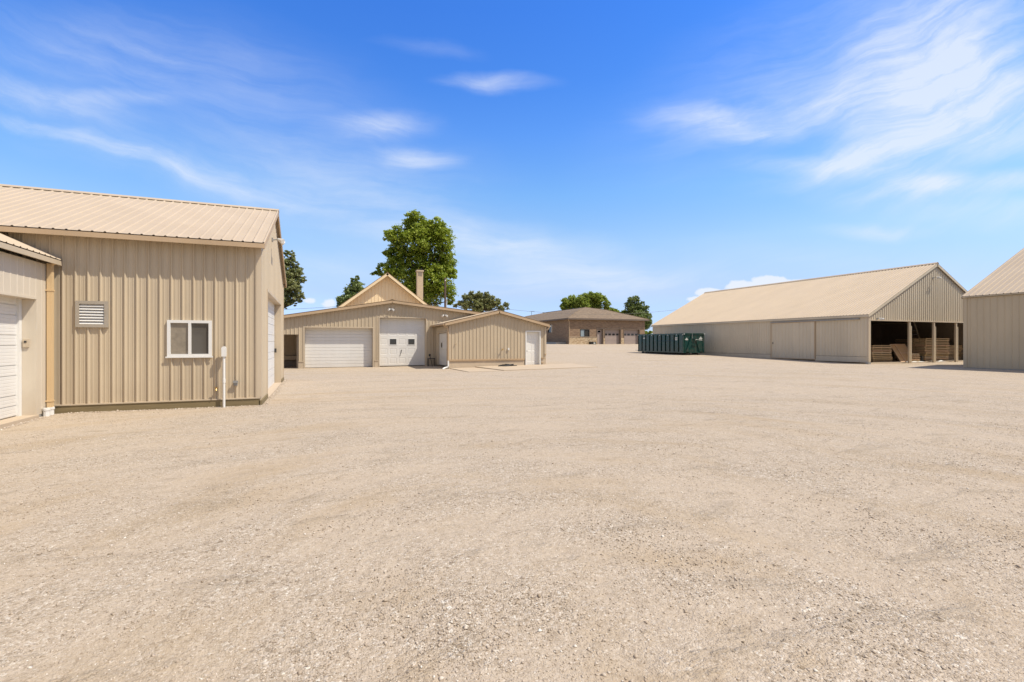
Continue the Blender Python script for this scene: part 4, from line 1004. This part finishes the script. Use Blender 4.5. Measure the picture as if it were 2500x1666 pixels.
def blob(u, v, ru, rv, rot, k, src=None):
    m = nt.nodes.new('ShaderNodeMapping'); m.vector_type = 'TEXTURE'; nt.links.new(src or WV, m.inputs[0])
    m.inputs['Location'].default_value = ((u-1250)/1195, (836-v)/1195, 0); m.inputs['Rotation'].default_value = (0,0,R(-rot)); m.inputs['Scale'].default_value = (ru/1195, rv/1195, 1)
    l = nt.nodes.new('ShaderNodeVectorMath'); l.operation = 'LENGTH'; nt.links.new(m.outputs[0], l.inputs[0])
    r = nd(nt,'ShaderNodeMapRange'); r.interpolation_type='SMOOTHSTEP'; nt.links.new(l.outputs['Value'], r.inputs[0]); r.inputs[1].default_value=1.6; r.inputs[2].default_value=-.1; r.inputs[3].default_value=0; r.inputs[4].default_value=k
    return r.outputs[0]
cir = None
for c_ in [
    (1740,300,170,40,4,.95),(1960,272,290,50,-14,.8),(2250,165,190,120,-32,1.0),(2120,120,540,190,-24,.5),(2420,60,280,170,0,.42),(2330,225,240,70,-24,.75),
    (2370,300,340,85,-20,1.1),(2130,385,250,34,-14,.8),(2480,350,240,50,-12,.7),(2390,452,270,24,-5,.95),(2190,436,190,30,8,.7),(2330,505,300,50,6,.6),(1960,395,160,22,-4,.45),
    (2140,560,130,18,0,.65),(1205,197,125,20,1,.8),(905,315,130,34,-4,.95),(1010,395,95,26,4,.75),(1050,118,120,16,8,.22),
    (130,240,220,34,16,.6),(240,352,360,17,19,.6),(330,380,330,60,19,.35),(640,480,330,30,16,.42),(330,252,150,20,0,.35),(150,110,320,120,4,.28),(520,150,320,110,10,.22),(720,360,460,150,18,.3),(850,480,340,90,12,.34),(1060,545,260,40,12,.25),
    (1240,600,290,46,6,.65),(1480,690,340,42,0,.75),(1330,655,320,60,0,.45),(780,650,260,50,0,.4),(2000,640,420,50,0,.25)]:
    b_ = blob(*c_); cir = b_ if cir is None else mth(nt,'ADD', cir, b_)
cir = mth(nt,'MULTIPLY', cir, wf.outputs[0])
cumn = noi(nt, mapped(nt, cv.outputs[0], (1,1.2,1)), 22., 6, .6)
cum = None
for c_ in [(1740,716,60,16,0,1.),(1812,704,60,22,0,1.),(1880,690,60,20,0,1.),(1700,730,40,12,0,.8),(1940,690,60,12,0,.8),(752,735,24,12,0,.62),(806,742,26,18,0,.66)]:
    b_ = blob(*c_, src=cv.outputs[0]); cum = b_ if cum is None else mth(nt,'MAXIMUM', cum, b_)
cf = nd(nt,'ShaderNodeMapRange'); cf.interpolation_type='SMOOTHSTEP'; nt.links.new(mth(nt,'ADD',cum,mth(nt,'MULTIPLY',mth(nt,'SUBTRACT',cumn,.5),1.1)), cf.inputs[0]); cf.inputs[1].default_value=.34; cf.inputs[2].default_value=.60
ahead = mth(nt,'GREATER_THAN', dot((SY,CY,0)), .05)
cover = mth(nt,'MULTIPLY', mth(nt,'MAXIMUM', mth(nt,'MULTIPLY',mth(nt,'MINIMUM',cir,1.1),.74), mth(nt,'MULTIPLY',cf.outputs[0],.95)), ahead, None, True)
# the deep clear blue of the day: the sky's own colour graded by height above the horizon, greyed overhead to keep the fill neutral
grade = ramp(nt, sp.outputs[2], [(0,(.34,.43,.72)),(.03,(.34,.43,.72)),(.097,(.41,.43,.56)),(.193,(.50,.56,.62)),(.286,(.39,.57,.72)),(.39,(.28,.51,.82)),(.47,(.21,.46,.84)),(.56,(.175,.435,.87)),(.64,(.175,.435,.87)),(.86,(.42,.46,.52))])
hs = mix(nt, 1., sky.outputs[0], grade, 'MULTIPLY')
hs = mix(nt, 1., hs, (1.87,1.87,1.87), 'MULTIPLY')
fill_veil = mth(nt,'ADD', mth(nt,'MULTIPLY', noi(nt, g, 2.6, 6, .6), .9), 0.)  # unseen pale cloud added behind and overhead to whiten the fill light
back = nd(nt,'ShaderNodeMapRange'); back.interpolation_type='SMOOTHSTEP'; nt.links.new(dot((SY,CY,0)), back.inputs[0]); back.inputs[1].default_value=.38; back.inputs[2].default_value=-.1
high = nd(nt,'ShaderNodeMapRange'); high.interpolation_type='SMOOTHSTEP'; nt.links.new(sp.outputs[2], high.inputs[0]); high.inputs[1].default_value=.66; high.inputs[2].default_value=.85
vf = mth(nt,'MULTIPLY', fill_veil, mth(nt,'MAXIMUM', back.outputs[0], high.outputs[0]), None, True)
hs = mix(nt, mth(nt,'MULTIPLY',vf,1.3,None,True), hs, (3.3,3.2,3.0))
out = mix(nt, cover, hs, (5.2,5.6,6.3))
nt.links.new(out, bg.inputs[0])

cam = bpy.data.cameras.new('camera'); co = bpy.data.objects.new('camera', cam); col.objects.link(co)
cam.sensor_width = 36; cam.lens = 36*1195/2500; cam.shift_y = 3/2500; cam.clip_end = 3000; cam.clip_start = .05
co.location = (0,0,1.6); co.rotation_euler = (R(90),0,-R(21.7)); S.camera = co
S.view_settings.view_transform = 'Standard'; S.view_settings.look = 'None'; S.view_settings.exposure = .1; S.view_settings.gamma = 1
S.render.engine = 'CYCLES'
S.cycles.use_denoising = True; S.cycles.denoiser = 'OPENIMAGEDENOISE'; S.cycles.denoising_input_passes = 'RGB_ALBEDO_NORMAL'; S.cycles.denoising_prefilter = 'ACCURATE'
S.cycles.max_bounces = 6
